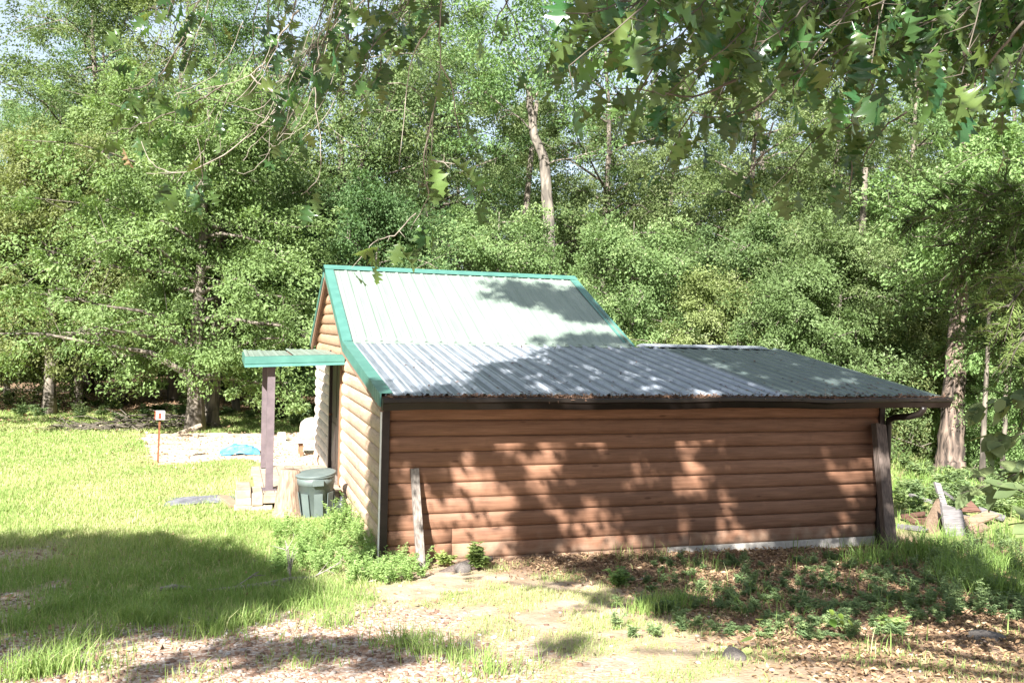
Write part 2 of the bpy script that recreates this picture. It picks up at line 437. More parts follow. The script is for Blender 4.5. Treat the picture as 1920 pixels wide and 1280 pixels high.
# ------------------------------------------------------------------ cabin
EXPO = .18
cabin = thing('cabin', 'small log sided cabin with pale green metal roof and low front lean-to', 'cabin', (0, 0, 0))
W = 6.82; YR, ZR = 5.84, 3.63; YB, ZB = 3.11, 2.39; YE, ZE = -.43, 1.885; YBK, ZBK = 8.30, 2.30
XM = 4.55; XL = -.15


def under(y):
    """underside height of the roof over the left gable"""
    if y < YB: z = ZE + (ZB - ZE) * (y - YE) / (YB - YE)
    elif y < YR: z = ZB + (ZR - ZB) * (y - YB) / (YR - YB)
    else: z = ZR + (ZBK - ZR) * (y - YR) / (YBK - YR)
    return z - .10


PROF = [(.006, 0), (.020, .004), (.034, .035), (.042, .080), (.038, .122), (.027, .155), (.014, .172), (.004, .1745)]


def siding(parent, name, mat, z0, a, b, plane, jit=0.0):
    """one half round siding board; plane 'front' runs along x facing -y, 'left' runs along y facing -x; a and b give the ends at height z"""
    V = []
    k = 5
    for (o, dz) in PROF:
        z = z0 + dz
        if plane == 'front': o = .006 + (o - .006) * .70
        for t in np.linspace(0, 1, k):
            u = a(z) + (b(z) - a(z)) * t
            wob = jit * math.sin(u * 2.1 + z0 * 9)
            V.append((u, -o, z + wob) if plane == 'front' else (-o, u, z + wob))
    for dz in (.1745, 0):
        for t in np.linspace(0, 1, k):
            z = z0 + dz; u = a(z) + (b(z) - a(z)) * t
            V.append((u, .012, z) if plane == 'front' else (.012, u, z))
    n = len(PROF) + 2; F = []
    for i in range(n - 1):
        for j in range(k - 1):
            q = (i * k + j, i * k + j + 1, (i + 1) * k + j + 1, (i + 1) * k + j)
            F.append(q if plane == 'front' else q[::-1])
    F.append(tuple(i * k for i in range(n))); F.append(tuple(i * k + k - 1 for i in range(n))[::-1])
    me = Geo().add(V, F).mesh(name, mat, False)
    for p in me.polygons: p.use_smooth = len(p.vertices) == 4
    return link(name, me, parent)


# walls behind the siding
g = Geo()
g.box((.014, .0145, -.30), (W - .01, .12, 1.86))
front_wall = link('front_wall', g.mesh('front_wall', M_WALL), cabin)
g = Geo()
ysw = [0.13, YB, YR, 8.25]
for (a, b) in ((.13, YB), (YB, YR), (YR, 8.25)):
    V = [(.014, a, -.3), (.014, b, -.3), (.014, b, under(b)), (.014, a, under(a)), (.12, a, -.3), (.12, b, -.3), (.12, b, under(b)), (.12, a, under(a))]
    g.add(V, [(0, 3, 2, 1), (4, 5, 6, 7), (0, 1, 5, 4), (2, 3, 7, 6), (0, 4, 7, 3), (1, 2, 6, 5)])
side_wall = link('side_wall', g.mesh('side_wall', M_WALL), cabin)
g = Geo()
g.box((W - .1, .125, -.3), (W, 3.3, 1.95)); g.box((XM - .12, 3.305, -.3), (XM, 8.13, 2.2)); g.box((.125, 8.13, -.3), (XM, 8.25, 2.2)); g.box((XM + .005, 3.2, -.3), (W - .105, 3.3, 2.3))
V = [(XM, 3.31, 2.2), (XM, 8.2, 2.2), (XM, YR, under(YR)), (XM - .1, 3.31, 2.2), (XM - .1, 8.2, 2.2), (XM - .1, YR, under(YR))]
g.add(V, [(0, 1, 2), (5, 4, 3), (0, 2, 5, 3), (1, 4, 5, 2)])
link('rear_wall', g.mesh('rear_wall', M_UPPER), cabin)

zf = [1.2 - EXPO * k for k in range(7, -4, -1)]        # bottoms -0.06 ... 1.74
for z0 in zf:
    if z0 > 1.78: continue
    top = min(z0 + .18, 1.84)
    cut = [(0.041, W - .075)]
    if z0 < .0: cut = [(.041, .42), (.425, .80), (.806, 3.9), (3.906, W - .075)]
    elif z0 < .19: cut = [(.041, .80), (.804, W - .075)]
    for a, b in cut:
        dz = random.uniform(-.003, .003) + (.012 if z0 < 0 and a > .42 and b < .9 else 0)
        siding(front_wall, 'siding_board', M_FRONT, z0 + dz, lambda z, a=a: a, lambda z, b=b: b, 'front')
# shiplap starter strip under the bottom board at the left, concrete footing at the right
g = Geo(); g.box((.2, -.012, -.20), (3.6, .0135, -.062)); link('skirt_board', g.mesh('skirt_board', M_FRONT), front_wall)
g = Geo(); g.box((3.605, -.022, -.45), (W + .02, .0135, -.063)); g.box((-.02, .13, -.45), (.0135, 8.25, -.063)); link('footing', g.mesh('footing', M_CONC), cabin)


def roofcut(z, lo):
    """y where the roof underside crosses height z on the front or rear side"""
    if lo:
        if z <= under(YE): return YE
        if z < under(YB) : return YB - (under(YB) - z) * (YB - YE) / (ZB - ZE)
        return YB + (z - under(YB)) * (YR - YB) / (ZR - ZB)
    return YR + (under(YR) - z) * (YBK - YR) / (ZR - ZBK)


DOOR = (4.02, 5.42, .17, 2.20)
z0 = 1.2 - EXPO * 7
while z0 < under(YR) - .12:
    a = lambda z: max(.03, roofcut(z, True) + .0) if z > under(.03) else .03
    b = lambda z: min(8.25, roofcut(z, False)) if z > under(8.25) else 8.25
    mid = z0 + .09
    if DOOR[2] - .1 < mid < DOOR[3] - .05:
        siding(side_wall, 'siding_board', M_SIDE, z0, a, lambda z: DOOR[0] - .13, 'left')
        siding(side_wall, 'siding_board', M_DOORW, z0, lambda z: DOOR[1] + .07, b, 'left')
    elif mid < DOOR[2]:
        siding(side_wall, 'siding_board', M_SIDE, z0, a, b, 'left')
    else:
        siding(side_wall, 'siding_board', M_UPPER, z0, a, b, 'left')
    z0 += EXPO
# red patch board high in the gable
g = Geo(); g.box((-.05, 5.35, 3.06), (-.03, 5.95, 3.24)); link('gable_patch', g.mesh('gable_patch', basic('faded_red_board', (.42, .16, .15), (.50, .22, .20), 8)), side_wall)

# corner trim, door
g = Geo(); g.box((-.048, -.052, -.2), (.038, -.001, 1.80)); g.box((-.048, .0, -.2), (-.001, .026, 1.80)); link('corner_trim', g.mesh('corner_trim', M_BROWN), cabin)
g = Geo(); g.box((-.058, -.045, -.2), (-.0485, .02, 1.78)); link('lit_corner_edge', g.mesh('lit_corner_edge', M_WHITE), cabin)  # white strip painting the sunlit left face of the corner trim
g = Geo(); g.box((W - .072, -.052, -.3), (W + .01, -.001, 1.80)); g.box((W + .001, .0, -.3), (W + .01, .09, 1.8)); link('corner_trim', g.mesh('corner_trim', M_BROWN), cabin)
door = link('door', Geo().box((-.014, DOOR[0] + .005, DOOR[2] + .03), (.011, DOOR[1] - .035, DOOR[3])).mesh('door', M_BROWN), cabin)
g = Geo()
for (ya, yb) in ((4.1, 4.62), (4.7, 5.28)):
    for (za, zb) in ((.35, 1.0), (1.12, 2.05)): g.box((-.022, ya, za), (-.0145, yb, zb))
link('door_panel', g.mesh('door_panel', M_BROWN), door)
g = Geo(); g.tube([(-.015, 5.26, 1.12), (-.06, 5.26, 1.12), (-.075, 5.26, 1.12)], [.012, .012, .028], 8); link('door_knob', g.mesh('door_knob', M_RUST, True), door)
g = Geo(); g.box((-.056, DOOR[0] - .125, DOOR[2] - .03), (.01, DOOR[0], DOOR[3])); link('door_casing', g.mesh('door_casing', M_CASE), cabin)
g = Geo(); g.box((-.06, DOOR[1] - .03, DOOR[2] - .03), (.01, DOOR[1] + .065, DOOR[3])); link('door_casing', g.mesh('door_casing', M_BROWN), cabin)
g = Geo(); g.box((-.10, DOOR[0] + .003, DOOR[2] - .04), (.01, DOOR[1] - .033, DOOR[2] + .025)); link('door_sill', g.mesh('door_sill', M_GREYW), cabin)


# roofs -------------------------------------------------
def ribbed(parent, x0, x1, p0, p1, mat, name='roof_panel', ribs=4, h=.02, minor=True, lap=0.0):
    """sheet of ribbed metal from eave p0=(y,z) to p1=(y,z)"""
    wdt = (x1 - x0) / ribs
    xs_, hs_ = [], []
    for k in range(ribs):
        b = x0 + k * wdt
        prof = [(0, 0), (.02, h), (.045, h), (.065, 0)]
        if minor: prof += [(.115, 0), (.122, .005), (.136, .005), (.143, 0)]
        for a, hh in prof: xs_.append(b + a * wdt / .2286); hs_.append(hh)
    xs_.append(x1); hs_.append(0.0)
    d = np.array([p1[0] - p0[0], p1[1] - p0[1]]); d = d / np.linalg.norm(d); nrm = np.array([-d[1], d[0]])
    V = []
    for (y, z) in (p0, p1):
        for a, hh in zip(xs_, hs_): V.append((a, y + nrm[0] * (hh + lap), z + nrm[1] * (hh + lap)))
    n = len(xs_)
    # thin metal: a second skin 1.5 mm below, closed at the eave
    V2 = [(v[0], v[1] - nrm[0] * .0015, v[2] - nrm[1] * .0015) for v in V]
    F = [(i, i + 1, n + i + 1, n + i) for i in range(n - 1)]
    F += [(2 * n + i + 1, 2 * n + i, 3 * n + i, 3 * n + i + 1) for i in range(n - 1)]
    F += [(i + 1, i, 2 * n + i, 2 * n + i + 1) for i in range(n - 1)] + [(n + i, n + i + 1, 3 * n + i + 1, 3 * n + i) for i in range(n - 1)]
    g = Geo()
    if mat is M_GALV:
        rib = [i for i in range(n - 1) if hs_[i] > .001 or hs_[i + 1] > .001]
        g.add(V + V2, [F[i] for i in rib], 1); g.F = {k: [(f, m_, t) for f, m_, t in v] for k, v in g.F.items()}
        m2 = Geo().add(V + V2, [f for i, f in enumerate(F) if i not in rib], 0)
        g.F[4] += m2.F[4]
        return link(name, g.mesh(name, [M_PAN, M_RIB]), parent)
    return link(name, g.add(V + V2, F).mesh(name, mat), parent)


def slab(g, x0, x1, pts, t, mat=0):
    """roof deck slab of thickness t below the polyline pts=(y,z)..."""
    for (a, b) in zip(pts[:-1], pts[1:]):
        V = [(x0, a[0], a[1]), (x1, a[0], a[1]), (x1, b[0], b[1]), (x0, b[0], b[1])]
        V += [(v[0], v[1], v[2] - t) for v in V]
        g.add(V, [(0, 1, 2, 3), (7, 6, 5, 4), (0, 4, 5, 1), (1, 5, 6, 2), (2, 6, 7, 3), (3, 7, 4, 0)], mat)


lean = link('leanto_roof', None, cabin); lean_me = None
bpy.data.objects.remove(lean)
g = Geo(); slab(g, XL + .02, 7.36, [(YE + .02, ZE - .022), (YB + .05, ZB - .018)], .07)
lean = link('leanto_roof', g.mesh('leanto_roof', M_SOFF), cabin)
E0 = (YE - .04, ZE - .006); B0 = (YB + .04, ZB + .004)
x = XL + .06
k = 0
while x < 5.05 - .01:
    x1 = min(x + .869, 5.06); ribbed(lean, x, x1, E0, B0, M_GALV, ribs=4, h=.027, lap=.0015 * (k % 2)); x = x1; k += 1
while x < 7.38:
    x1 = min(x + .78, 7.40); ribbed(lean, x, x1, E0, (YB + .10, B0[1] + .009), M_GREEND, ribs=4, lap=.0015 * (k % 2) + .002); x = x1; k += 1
# the low rear slope behind the lean-to's ridge, and its cap
g = Geo(); slab(g, XM + .12, 7.36, [(YB + .06, ZB - .02), (6.2, 1.95)], .07); link('rear_roof', g.mesh('rear_roof', M_SOFF), cabin)
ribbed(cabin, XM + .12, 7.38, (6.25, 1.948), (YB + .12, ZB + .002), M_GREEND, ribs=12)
g = Geo(); V = []
for xx in (XM + .17, 7.0):
    V += [(xx, YB - .08, ZB + .018), (xx, YB - .03, ZB + .035), (xx, YB + .12, ZB + .062), (xx, YB + .27, ZB + .03), (xx, YB + .30, ZB + .012)]
g.add(V, [(0, 5, 6, 1), (1, 6, 7, 2), (2, 7, 8, 3), (3, 8, 9, 4), (0, 1, 2, 3, 4), (9, 8, 7, 6, 5), (0, 4, 9, 5)]); link('ridge_cap', g.mesh('ridge_cap', M_GALV), lean)

g = Geo(); slab(g, XL + .02, XM - .03, [(YB + .02, ZB - .0), (YR, ZR - .025), (YBK, ZBK - .025)], .075)
mroof = link('main_roof', g.mesh('main_roof', M_SOFF), cabin)
x = XL + .10; k = 0
while x < XM - .05:
    x1 = min(x + .9, XM - .04); ribbed(mroof, x, x1, (YB - .03, ZB + .012), (YR - .02, ZR + .0), M_GREEN, ribs=4, h=.018, lap=.0015 * (k % 2)); x = x1; k += 1
x = XL + .10
while x < XM - .05:
    x1 = min(x + .9, XM - .04); ribbed(mroof, x, x1, (YBK + .02, ZBK - .01), (YR + .02, ZR + .0), M_GREEN, ribs=4, h=.018); x = x1
# flashing over the rib ends where the two slopes meet
g = Geo(); V = []
for xx in (XL + .13, XM - .06):
    V += [(xx, YB - .10, ZB + .0), (xx, YB - .01, ZB + .026), (xx, YB + .07, ZB + .072), (xx, YB + .07, ZB + .058), (xx, YB - .01, ZB + .018), (xx, YB - .10, ZB - .012)]
g.add(V, [(j, 6 + j, 6 + (j + 1) % 6, (j + 1) % 6) for j in range(6)] + [tuple(range(6)), tuple(range(6, 12))[::-1]]); link('break_flashing', g.mesh('break_flashing', M_GREEN), mroof)
# ridge cap
g = Geo(); V = []
for xx in (XL - .01, XM + .005):
    V += [(xx, YR - .15, ZR - .028), (xx, YR - .148, ZR - .012), (xx, YR, ZR + .052), (xx, YR + .148, ZR - .05), (xx, YR + .15, ZR - .068), (xx, YR, ZR + .03)]
g.add(V, [(0, 6, 7, 1), (1, 7, 8, 2), (2, 8, 9, 3), (3, 9, 10, 4), (0, 1, 2, 5), (2, 3, 4, 5), (8, 7, 6, 11), (10, 9, 8, 11)]); link('ridge_cap', g.mesh('ridge_cap', M_TEAL), mroof)


def rake(parent, xo, xi, pts, depth, name='rake_trim', lift=.026, ripple=None):
    """L trim along a gable edge: top flange from xo to xi, face at xo"""
    g = Geo()
    s = 1 if xi > xo else -1
    P = []
    for (a, b) in zip(pts[:-1], pts[1:]):
        n = 2
        for t in np.linspace(0, 1, n)[: (n - 1)]: P.append((a[0] + (b[0] - a[0]) * t, a[1] + (b[1] - a[1]) * t))
    P.append(pts[-1])
    if ripple:
        Q = []
        (y0, z0), (y1, z1) = P[0], P[1]
        L_ = math.hypot(y1 - y0, z1 - z0)
        for k in range(19): t = ripple / L_ * k / 18; Q.append((y0 + (y1 - y0) * t, z0 + (z1 - z0) * t))
        P = Q + P[1:]
    V = []
    for i, (y, z) in enumerate(P):
        off = (.010 * (1 if (i // 2) % 2 else 0)) if ripple and i < 18 else 0
        o = xo - s * off
        V += [(xi, y, z + lift - .004), (xi, y, z + lift), (o, y, z + lift), (o, y, z + lift - depth), (o + s * .012, y, z + lift - depth - .008), (o + s * .02, y, z + lift - depth), (o + s * .02, y, z + lift - .006)]
    m_ = 7; F = []
    for i in range(len(P) - 1):
        for j in range(m_):
            j2 = (j + 1) % m_; q = (i * m_ + j, (i + 1) * m_ + j, (i + 1) * m_ + j2, i * m_ + j2)
            F.append(q if s > 0 else q[::-1])
    F += [tuple(range(m_)), tuple((len(P) - 1) * m_ + j for j in range(m_))[::-1]]
    g.add(V, F); return link(name, g.mesh(name, M_TEAL), parent)


rake(lean, XL - .005, XL + .14, [(YE - .05, ZE), (YB - .13, ZB - .008)], .145, ripple=.62)
rake(mroof, XL - .004, XL + .14, [(YB - .12, ZB), (YR - .16, ZR - .062)], .13)
rake(mroof, XL - .003, XL + .14, [(YR + .15, ZR - .07), (YBK + .04, ZBK - .01)], .12)
rake(mroof, XM + .006, XM - .15, [(YB + .0, ZB + .005), (YR - .16, ZR - .062)], .13)
rake(mroof, XM + .006, XM - .15, [(YR + .15, ZR - .07), (YBK + .04, ZBK - .01)], .12)
# barge boards under the trim
g = Geo()
for (a, b) in (((YE, ZE), (YB, ZB)), ((YB, ZB), (YR, ZR)), ((YR, ZR), (YBK, ZBK))):
    V = []
    for xx in (XL + .016, XL + .05):
        V += [(xx, a[0], a[1] - .095), (xx, b[0], b[1] - .095), (xx, b[0], b[1] - .185), (xx, a[0], a[1] - .185)]
    g.add(V, [(0, 1, 2, 3), (7, 6, 5, 4), (0, 4, 5, 1), (2, 6, 7, 3), (0, 3, 7, 4), (1, 5, 6, 2)])
link('barge_board', g.mesh('barge_board', M_SOFF), cabin)
# gutter with its sag, brackets and packed leaf debris
gx = np.linspace(XL + .02, 7.45, 40)
V = []; sec = [(-.475, 1.86), (-.475, 1.725), (-.545, 1.725), (-.555, 1.745), (-.575, 1.80), (-.598, 1.815), (-.598, 1.852), (-.588, 1.862), (-.582, 1.85)]
inner = [(-.585, 1.835), (-.57, 1.81), (-.545, 1.75), (-.48, 1.75), (-.480, 1.86)]
ring = sec + inner
for xx in gx:
    sag = .016 * math.sin(xx * 1.7) * .4 + .018 * (xx / 7.4) - .022 * math.exp(-((xx - 5.45) / .35) ** 2) + .004 * math.sin(xx * 5)
    push = .02 * math.exp(-((xx - 5.45) / .3) ** 2)
    for (y, z) in ring: V.append((xx, y - (push if z > 1.8 and y < -.56 else 0), z + sag))
n = len(ring); F = []
for i in range(len(gx) - 1):
    for j in range(n): j2 = (j + 1) % n; F.append((i * n + j, i * n + j2, (i + 1) * n + j2, (i + 1) * n + j))
F += [tuple(range(n))[::-1], tuple((len(gx) - 1) * n + j for j in range(n))]
gut = link('gutter', Geo().add(V, F).mesh('gutter', M_GUT), cabin)
g = Geo()
for xx in (gx[0] - .002, gx[-1] + .002):
    g.add([(xx, y, z + (.02 if xx > 1 else 0)) for y, z in sec], [tuple(range(len(sec)))])
link('gutter_end_cap', g.mesh('gutter_end_cap', M_GUT), gut)
g = Geo(); n = 9000
px_ = rng.uniform(-.05, 7.38, n); hh = .035 + .05 * fbm(px_ * 2.2, px_ * 0, 5) - .02 * sst(4, 7, px_)
P = np.stack([px_, -.53 + rng.normal(0, .025, n), 1.825 + rng.random(n) * hh * 1.0 + .016 * px_ / 7.4], 1)
D = rng.normal(0, 1, (n, 3)) * (1, .6, .35); N_ = rng.normal(0, 1, (n, 3)) + (0, 0, .8)
g.leaves(P, D, N_, rng.uniform(.015, .055, n), .3, tint=rng.random(n) ** 2.4 * .6)
tag(link('leaf_debris', g.mesh('leaf_debris', M_DEAD), gut), kind='stuff')
g = Geo()
for k in range(26):
    a = np.array([rng.uniform(1, 7.2), -.53, 1.855]); d = np.array([rng.normal(0, 1), rng.normal(0, .4), abs(rng.normal(.25, .2))]); d /= np.linalg.norm(d)
    l = rng.uniform(.08, .25); g.tube([a, a + d * l * .5 + (0, 0, .01), a + d * l], [.003, .0025, .0015], 4)
tag(link('twig_debris', g.mesh('twig_debris', M_TWIG), gut), kind='stuff')
# downspout: drops from the gutter, swings back to the corner, runs down
g = Geo()
DS = [(7.02, -.535, 1.75), (7.02, -.535, 1.71), (7.0, -.51, 1.655), (6.94, -.40, 1.61), (6.885, -.18, 1.575), (6.865, -.085, 1.53), (6.865, -.075, 1.46), (6.865, -.075, .3), (6.865, -.075, .02), (6.875, -.12, -.06)]
g.tube(DS, .045, 8); link('downspout', g.mesh('downspout', M_GUT, True), cabin)
# leaf litter lying on the lean-to roof
def roof_z(y): return ZE + (ZB - ZE) * (y - YE) / (YB - YE)
n = 1500; lx = rng.uniform(.2, 7.2, n); ly = YE + (YB - YE) * rng.random(n) ** 2.6; keep = rng.random(n) < (.25 + .75 * sst(.45, .7, fbm(lx * 1.3, ly * 1.3, 77)))
lx, ly = lx[keep], ly[keep]; n = len(lx)
g = Geo(); g.leaves(np.stack([lx, ly, roof_z(ly) + .012], 1), rng.normal(0, 1, (n, 3)) * (1, 1, .12), np.tile([0, -.1, 1.], (n, 1)) + rng.normal(0, .15, (n, 3)), rng.uniform(.02, .07, n), .35, tint=rng.random(n) ** 1.5 * .8)
tag(link('roof_litter', g.mesh('roof_litter', M_DEAD), lean), kind='stuff')

# porch roof over the door, its post and deck
pr = Geo()
PX0, PX1, PY0, PY1 = -1.46, -.06, 3.57, 6.0
def pz(x): return 2.085 + .055 * (x - PX0) / (PX1 - PX0)
V = []
for (y, dz) in ((PY0, 0), (PY1, .035)):
    for xx in (PX0, PX1): V += [(xx, y, pz(xx) + dz), (xx, y, pz(xx) - .10 + dz)]
pr.add(V, [(0, 2, 6, 4), (1, 5, 7, 3), (0, 1, 3, 2), (4, 6, 7, 5), (0, 4, 5, 1), (2, 3, 7, 6)])
proof = link('porch_roof', pr.mesh('porch_roof', M_SOFF), cabin)
x = PX0
for k in range(2): ribbed(proof, PX0 - .02 + k * .71, PX0 - .02 + (k + 1) * .71, (PY0 + .1, 2.125 + .03 * k), (PY1 + .03, 2.160 + .03 * k), M_GREEN, ribs=3, h=.012)
g = Geo()
V = []
for xx in (PX0 - .03, PX1 + .02):
    z = pz(xx); V += [(xx, PY0 + .13, z + .05), (xx, PY0 - .012, z + .045), (xx, PY0 - .012, z - .055), (xx, PY0 - .004, z - .065), (xx, PY0 - .004, z - .075), (xx, PY0 - .03, z - .105), (xx, PY0 - .002, z - .108), (xx, PY0 - .002, z + .03)]
g.add(V, [(j, (j + 1) % 8, 8 + (j + 1) % 8, 8 + j) for j in range(8)] + [tuple(range(8))[::-1], tuple(range(8, 16))]); link('porch_fascia', g.mesh('porch_fascia', M_TEAL), proof)
g = Geo(); g.box((PX0 - .034, PY0 - .0, 1.985), (PX0 - .002, PY1 + .03, 2.13)); link('porch_fascia', g.mesh('porch_fascia', M_TEAL), proof)
g = Geo(); g.box((-1.155, 3.72, .15), (-1.045, 3.83, 1.985)); g.box((-1.20, 3.675, .135), (-1.0, 3.875, .152))
M_POST = basic('brown_painted_post', (.105, .082, .09), (.14, .11, .118), 9, .55, bmp=.08)
link('porch_post', g.mesh('porch_post', M_POST), cabin)
g = Geo(); g.box((-1.155, 5.80, .15), (-1.045, 5.91, 2.0)); link('porch_post', g.mesh('porch_post', M_POST), cabin)
deck = thing('porch_deck', 'low sun-bleached timber deck below the cabin door', 'deck', (0, 0, 0))
for k in range(9):
    xx = -1.30 + k * .14; link('plank', Geo().box((xx, 3.58, .10 + random.uniform(0, .006)), (xx + .132, 6.1, .134)).mesh('plank', M_PALEW), deck)
g = Geo(); g.box((-1.31, 3.60, -.02), (-.07, 3.645, .098)); g.box((-1.31, 6.0, -.02), (-.07, 6.05, .098)); link('rim_joist', g.mesh('rim_joist', M_PALEW), deck)
g = Geo()
for a in ((-1.22, 3.7), (-.25, 3.7), (-1.22, 5.8)): g.box((a[0], a[1], -.2), (a[0] + .14, a[1] + .14, -.022))
link('deck_block', g.mesh('deck_block', M_CONC), deck)

# ------------------------------------------------------------------ things round the porch
def block(name, lo, hi, mat, label, cat, group=None, rz=0, tilt=0):
    c = ((lo[0] + hi[0]) / 2, (lo[1] + hi[1]) / 2, lo[2]); hx, hy, hz = (hi[0] - lo[0]) / 2, (hi[1] - lo[1]) / 2, hi[2] - lo[2]
    bm = bmesh.new(); bmesh.ops.create_cube(bm, size=1)
    for v in bm.verts: v.co = Vector((v.co.x * 2 * hx, v.co.y * 2 * hy, (v.co.z + .5) * hz))
    bmesh.ops.bevel(bm, geom=list(bm.edges), offset=min(.008, hz * .12), segments=1, affect='EDGES')
    for v in bm.verts: v.co += Vector((random.uniform(-1, 1), random.uniform(-1, 1), random.uniform(-1, 1))) * .003
    me = bpy.data.meshes.new(name); bm.to_mesh(me); bm.free(); me.materials.append(mat)
    o = link(name, me, None, c); o.rotation_euler = (tilt, 0, rz); return tag(o, label, cat, group)


gs = 'stacked landscape timbers beside the porch post'
block('landscape_timber', (-1.60, 3.42, -.13), (-1.06, 3.58, -.03), M_PALEW, 'bottom timber of the pale stack left of the porch post', 'timber', gs)
block('landscape_timber', (-1.58, 3.42, -.029), (-1.36, 4.2, .075), M_PALEW, 'short middle timber with exposed end grain in the stack by the porch post', 'timber', gs)
block('landscape_timber', (-1.57, 3.43, .076), (-1.37, 4.2, .19), M_PALEW, 'top timber of the pale stack left of the porch post', 'timber', gs)
block('landscape_timber', (-1.355, 3.40, -.029), (-1.20, 4.0, .15), M_PALEW, 'tall pale block standing between the timber stack and the porch post', 'timber', gs)
block('landscape_timber', (-1.195, 3.38, -.0), (-.98, 3.565, .128), M_PALEW, 'squared timber block just under the porch post foot', 'timber', gs)
block('landscape_timber', (-1.75, 3.55, -.14), (-1.60, 4.3, -.02), M_TANW, 'tan timber leaning low at the far left of the timber stack', 'timber', gs, .25)
block('brick', (-.86, 3.46, .135), (-.66, 3.56, .20), M_BRICK, 'lower red brick resting on the deck edge behind the stump', 'brick', 'bricks on the deck edge')
block('brick', (-.87, 3.46, .202), (-.67, 3.555, .266), M_BRICK, 'upper red brick stacked on another brick behind the stump', 'brick', 'bricks on the deck edge', .12)
block('board', (-.62, 4.2, .136), (-.1, 4.32, .17), M_GREYWX, 'grey board lying on the deck before the door', 'board')
# stump
g = Geo(); g.tube([(0, 0, -.12), (0, 0, .0), (.0, .01, .08), (.005, .01, .35), (.01, .02, .60), (.012, .02, .64)], [.30, .245, .195, .165, .150, .135], 18, rough=.16, seed=3)
tag(link('tree_stump', g.mesh('tree_stump', M_STUMP, True), None, (-.86, 2.98, ground_z(-.86, 2.98))), 'tall sun-bleached log stump standing upright left of the trash can', 'stump')
# trash can
can = thing('trash_can', 'grey green plastic trash can with tilted lid beside the stump', 'trash can', (-.47, 2.86, -.11)); can.rotation_euler = (0, -.055, .5)
g = Geo(); g.tube([(0, 0, 0), (0, 0, .02), (0, 0, .48), (0, 0, .485), (0, 0, .60)], [.185, .20, .252, .262, .270], 28); link('body', g.mesh('body', M_CAN, True), can)
g = Geo(); g.tube([(0, 0, .585), (0, 0, .60), (0, 0, .612), (0, 0, .625)], [.272, .287, .287, .272], 28); link('rim', g.mesh('rim', M_CAN, True), can)
lid = Geo(); lid.tube([(0, 0, .0), (0, 0, .012), (0, 0, .018), (0, 0, .022)], [.288, .288, .26, .05], 28); lo = link('lid', lid.mesh('lid', M_CAN, True), can, (0, 0, .622)); lo.rotation_euler = (0, -.06, 0)
for az in (math.radians(-118), math.radians(62)):
    g = Geo(); Mx = Matrix.Rotation(az, 4, 'Z'); g.box((.26, -.075, .50), (.31, .075, .575), M=Mx); link('handle', g.mesh('handle', M_CAN), can)
g = Geo()
for k in range(8):
    Mx = Matrix.Rotation(k * math.pi / 4 + .3, 4, 'Z'); g.box((.212, -.06, .05), (.221, .06, .40), M=Mx @ Matrix.Rotation(.10, 4, 'Y'))
link('body_panel', g.mesh('body_panel', M_CAN), can)
# small black container
g = Geo(); g.tube([(0, 0, 0), (0, 0, .22), (0, 0, .27), (0, 0, .29), (0, 0, .33)], [.085, .085, .05, .03, .03], 14)
tag(link('black_jug', g.mesh('black_jug', M_BLACK, True), None, (-.16, 2.55, -.1)), 'small black plastic jug against the cabin wall right of the trash can', 'jug')
# cream cooker behind the rear corner
ck = thing('cooker', 'cream dome-topped cooker on brown legs at the rear cabin corner', 'cooker', (-.02, 9.0, -.11))
g = Geo(); g.tube([(0, 0, .36), (0, 0, .60), (0, 0, .70), (0, 0, .77), (0, 0, .80)], [.25, .25, .225, .14, .03], 20); link('dome', g.mesh('dome', M_CREAM, True), ck)
g = Geo(); g.box((-.34, -.3, .30), (.34, .3, .355)); link('shelf', g.mesh('shelf', M_CREAM), ck)
for a in ((-.25, -.22), (.2, -.22), (-.25, .2), (.2, .2)): link('leg', Geo().box((a[0], a[1], 0), (a[0] + .06, a[1] + .06, .298)).mesh('leg', M_CASE), ck)
# marker box on a stake
sg = thing('marker_post', 'small red and white box on a rusty stake at the lawn edge', 'marker post', (-2.97, 8.29, -.11)); sg.rotation_euler = (0.0, .02, .15)
g = Geo(); g.box((-.017, -.017, -.1), (.017, .017, .88)); link('stake', g.mesh('stake', M_RUST), sg)
bx = link('box', Geo().box((-.075, -.07, .85), (.085, .07, 1.01)).mesh('box', M_WHITE), sg)
link('red_panel', Geo().box((-.035, -.078, .868), (.02, -.0705, .978)).mesh('red_panel', M_RED), bx); link('red_side', Geo().box((-.083, -.072, .85), (-.0755, .07, 1.01)).mesh('red_side', M_RED), bx)


def crumple(name, c, rx, ry, h, mat, label, cat, seed, rz=0):
    n = 26; u = np.linspace(-1, 1, n); Xc, Yc = np.meshgrid(u, u)
    r = np.sqrt(Xc ** 2 + Yc ** 2); ang = np.arctan2(Yc, Xc); lim = .78 + .3 * vnoise(ang * 1.3 + 9, ang * 0, seed)
    k = np.where(np.maximum(abs(Xc), abs(Yc)) > 0, 1, 1)
    xx = Xc * rx * lim; yy = Yc * ry * lim
    zz = h * np.clip(1 - r ** 2 * .8, 0, 1) * (.35 + .9 * fbm(Xc * 3.2 + seed, Yc * 3.2, seed)) + .05 * h * vnoise(Xc * 9, Yc * 9, seed + 1)
    cz, sz = math.cos(rz), math.sin(rz); wx = c[0] + xx * cz - yy * sz; wy = c[1] + xx * sz + yy * cz
    V = np.stack([xx * cz - yy * sz, xx * sz + yy * cz, ground_z(wx, wy) - c[2] + zz + .012], -1).reshape(-1, 3)
    i = np.arange(n * n).reshape(n, n); F = np.stack([i[:-1, :-1], i[:-1, 1:], i[1:, 1:], i[1:, :-1]], -1).reshape(-1, 4)
    return tag(link(name, Geo().add(V, [F]).mesh(name, mat, False), None, c), label, cat)


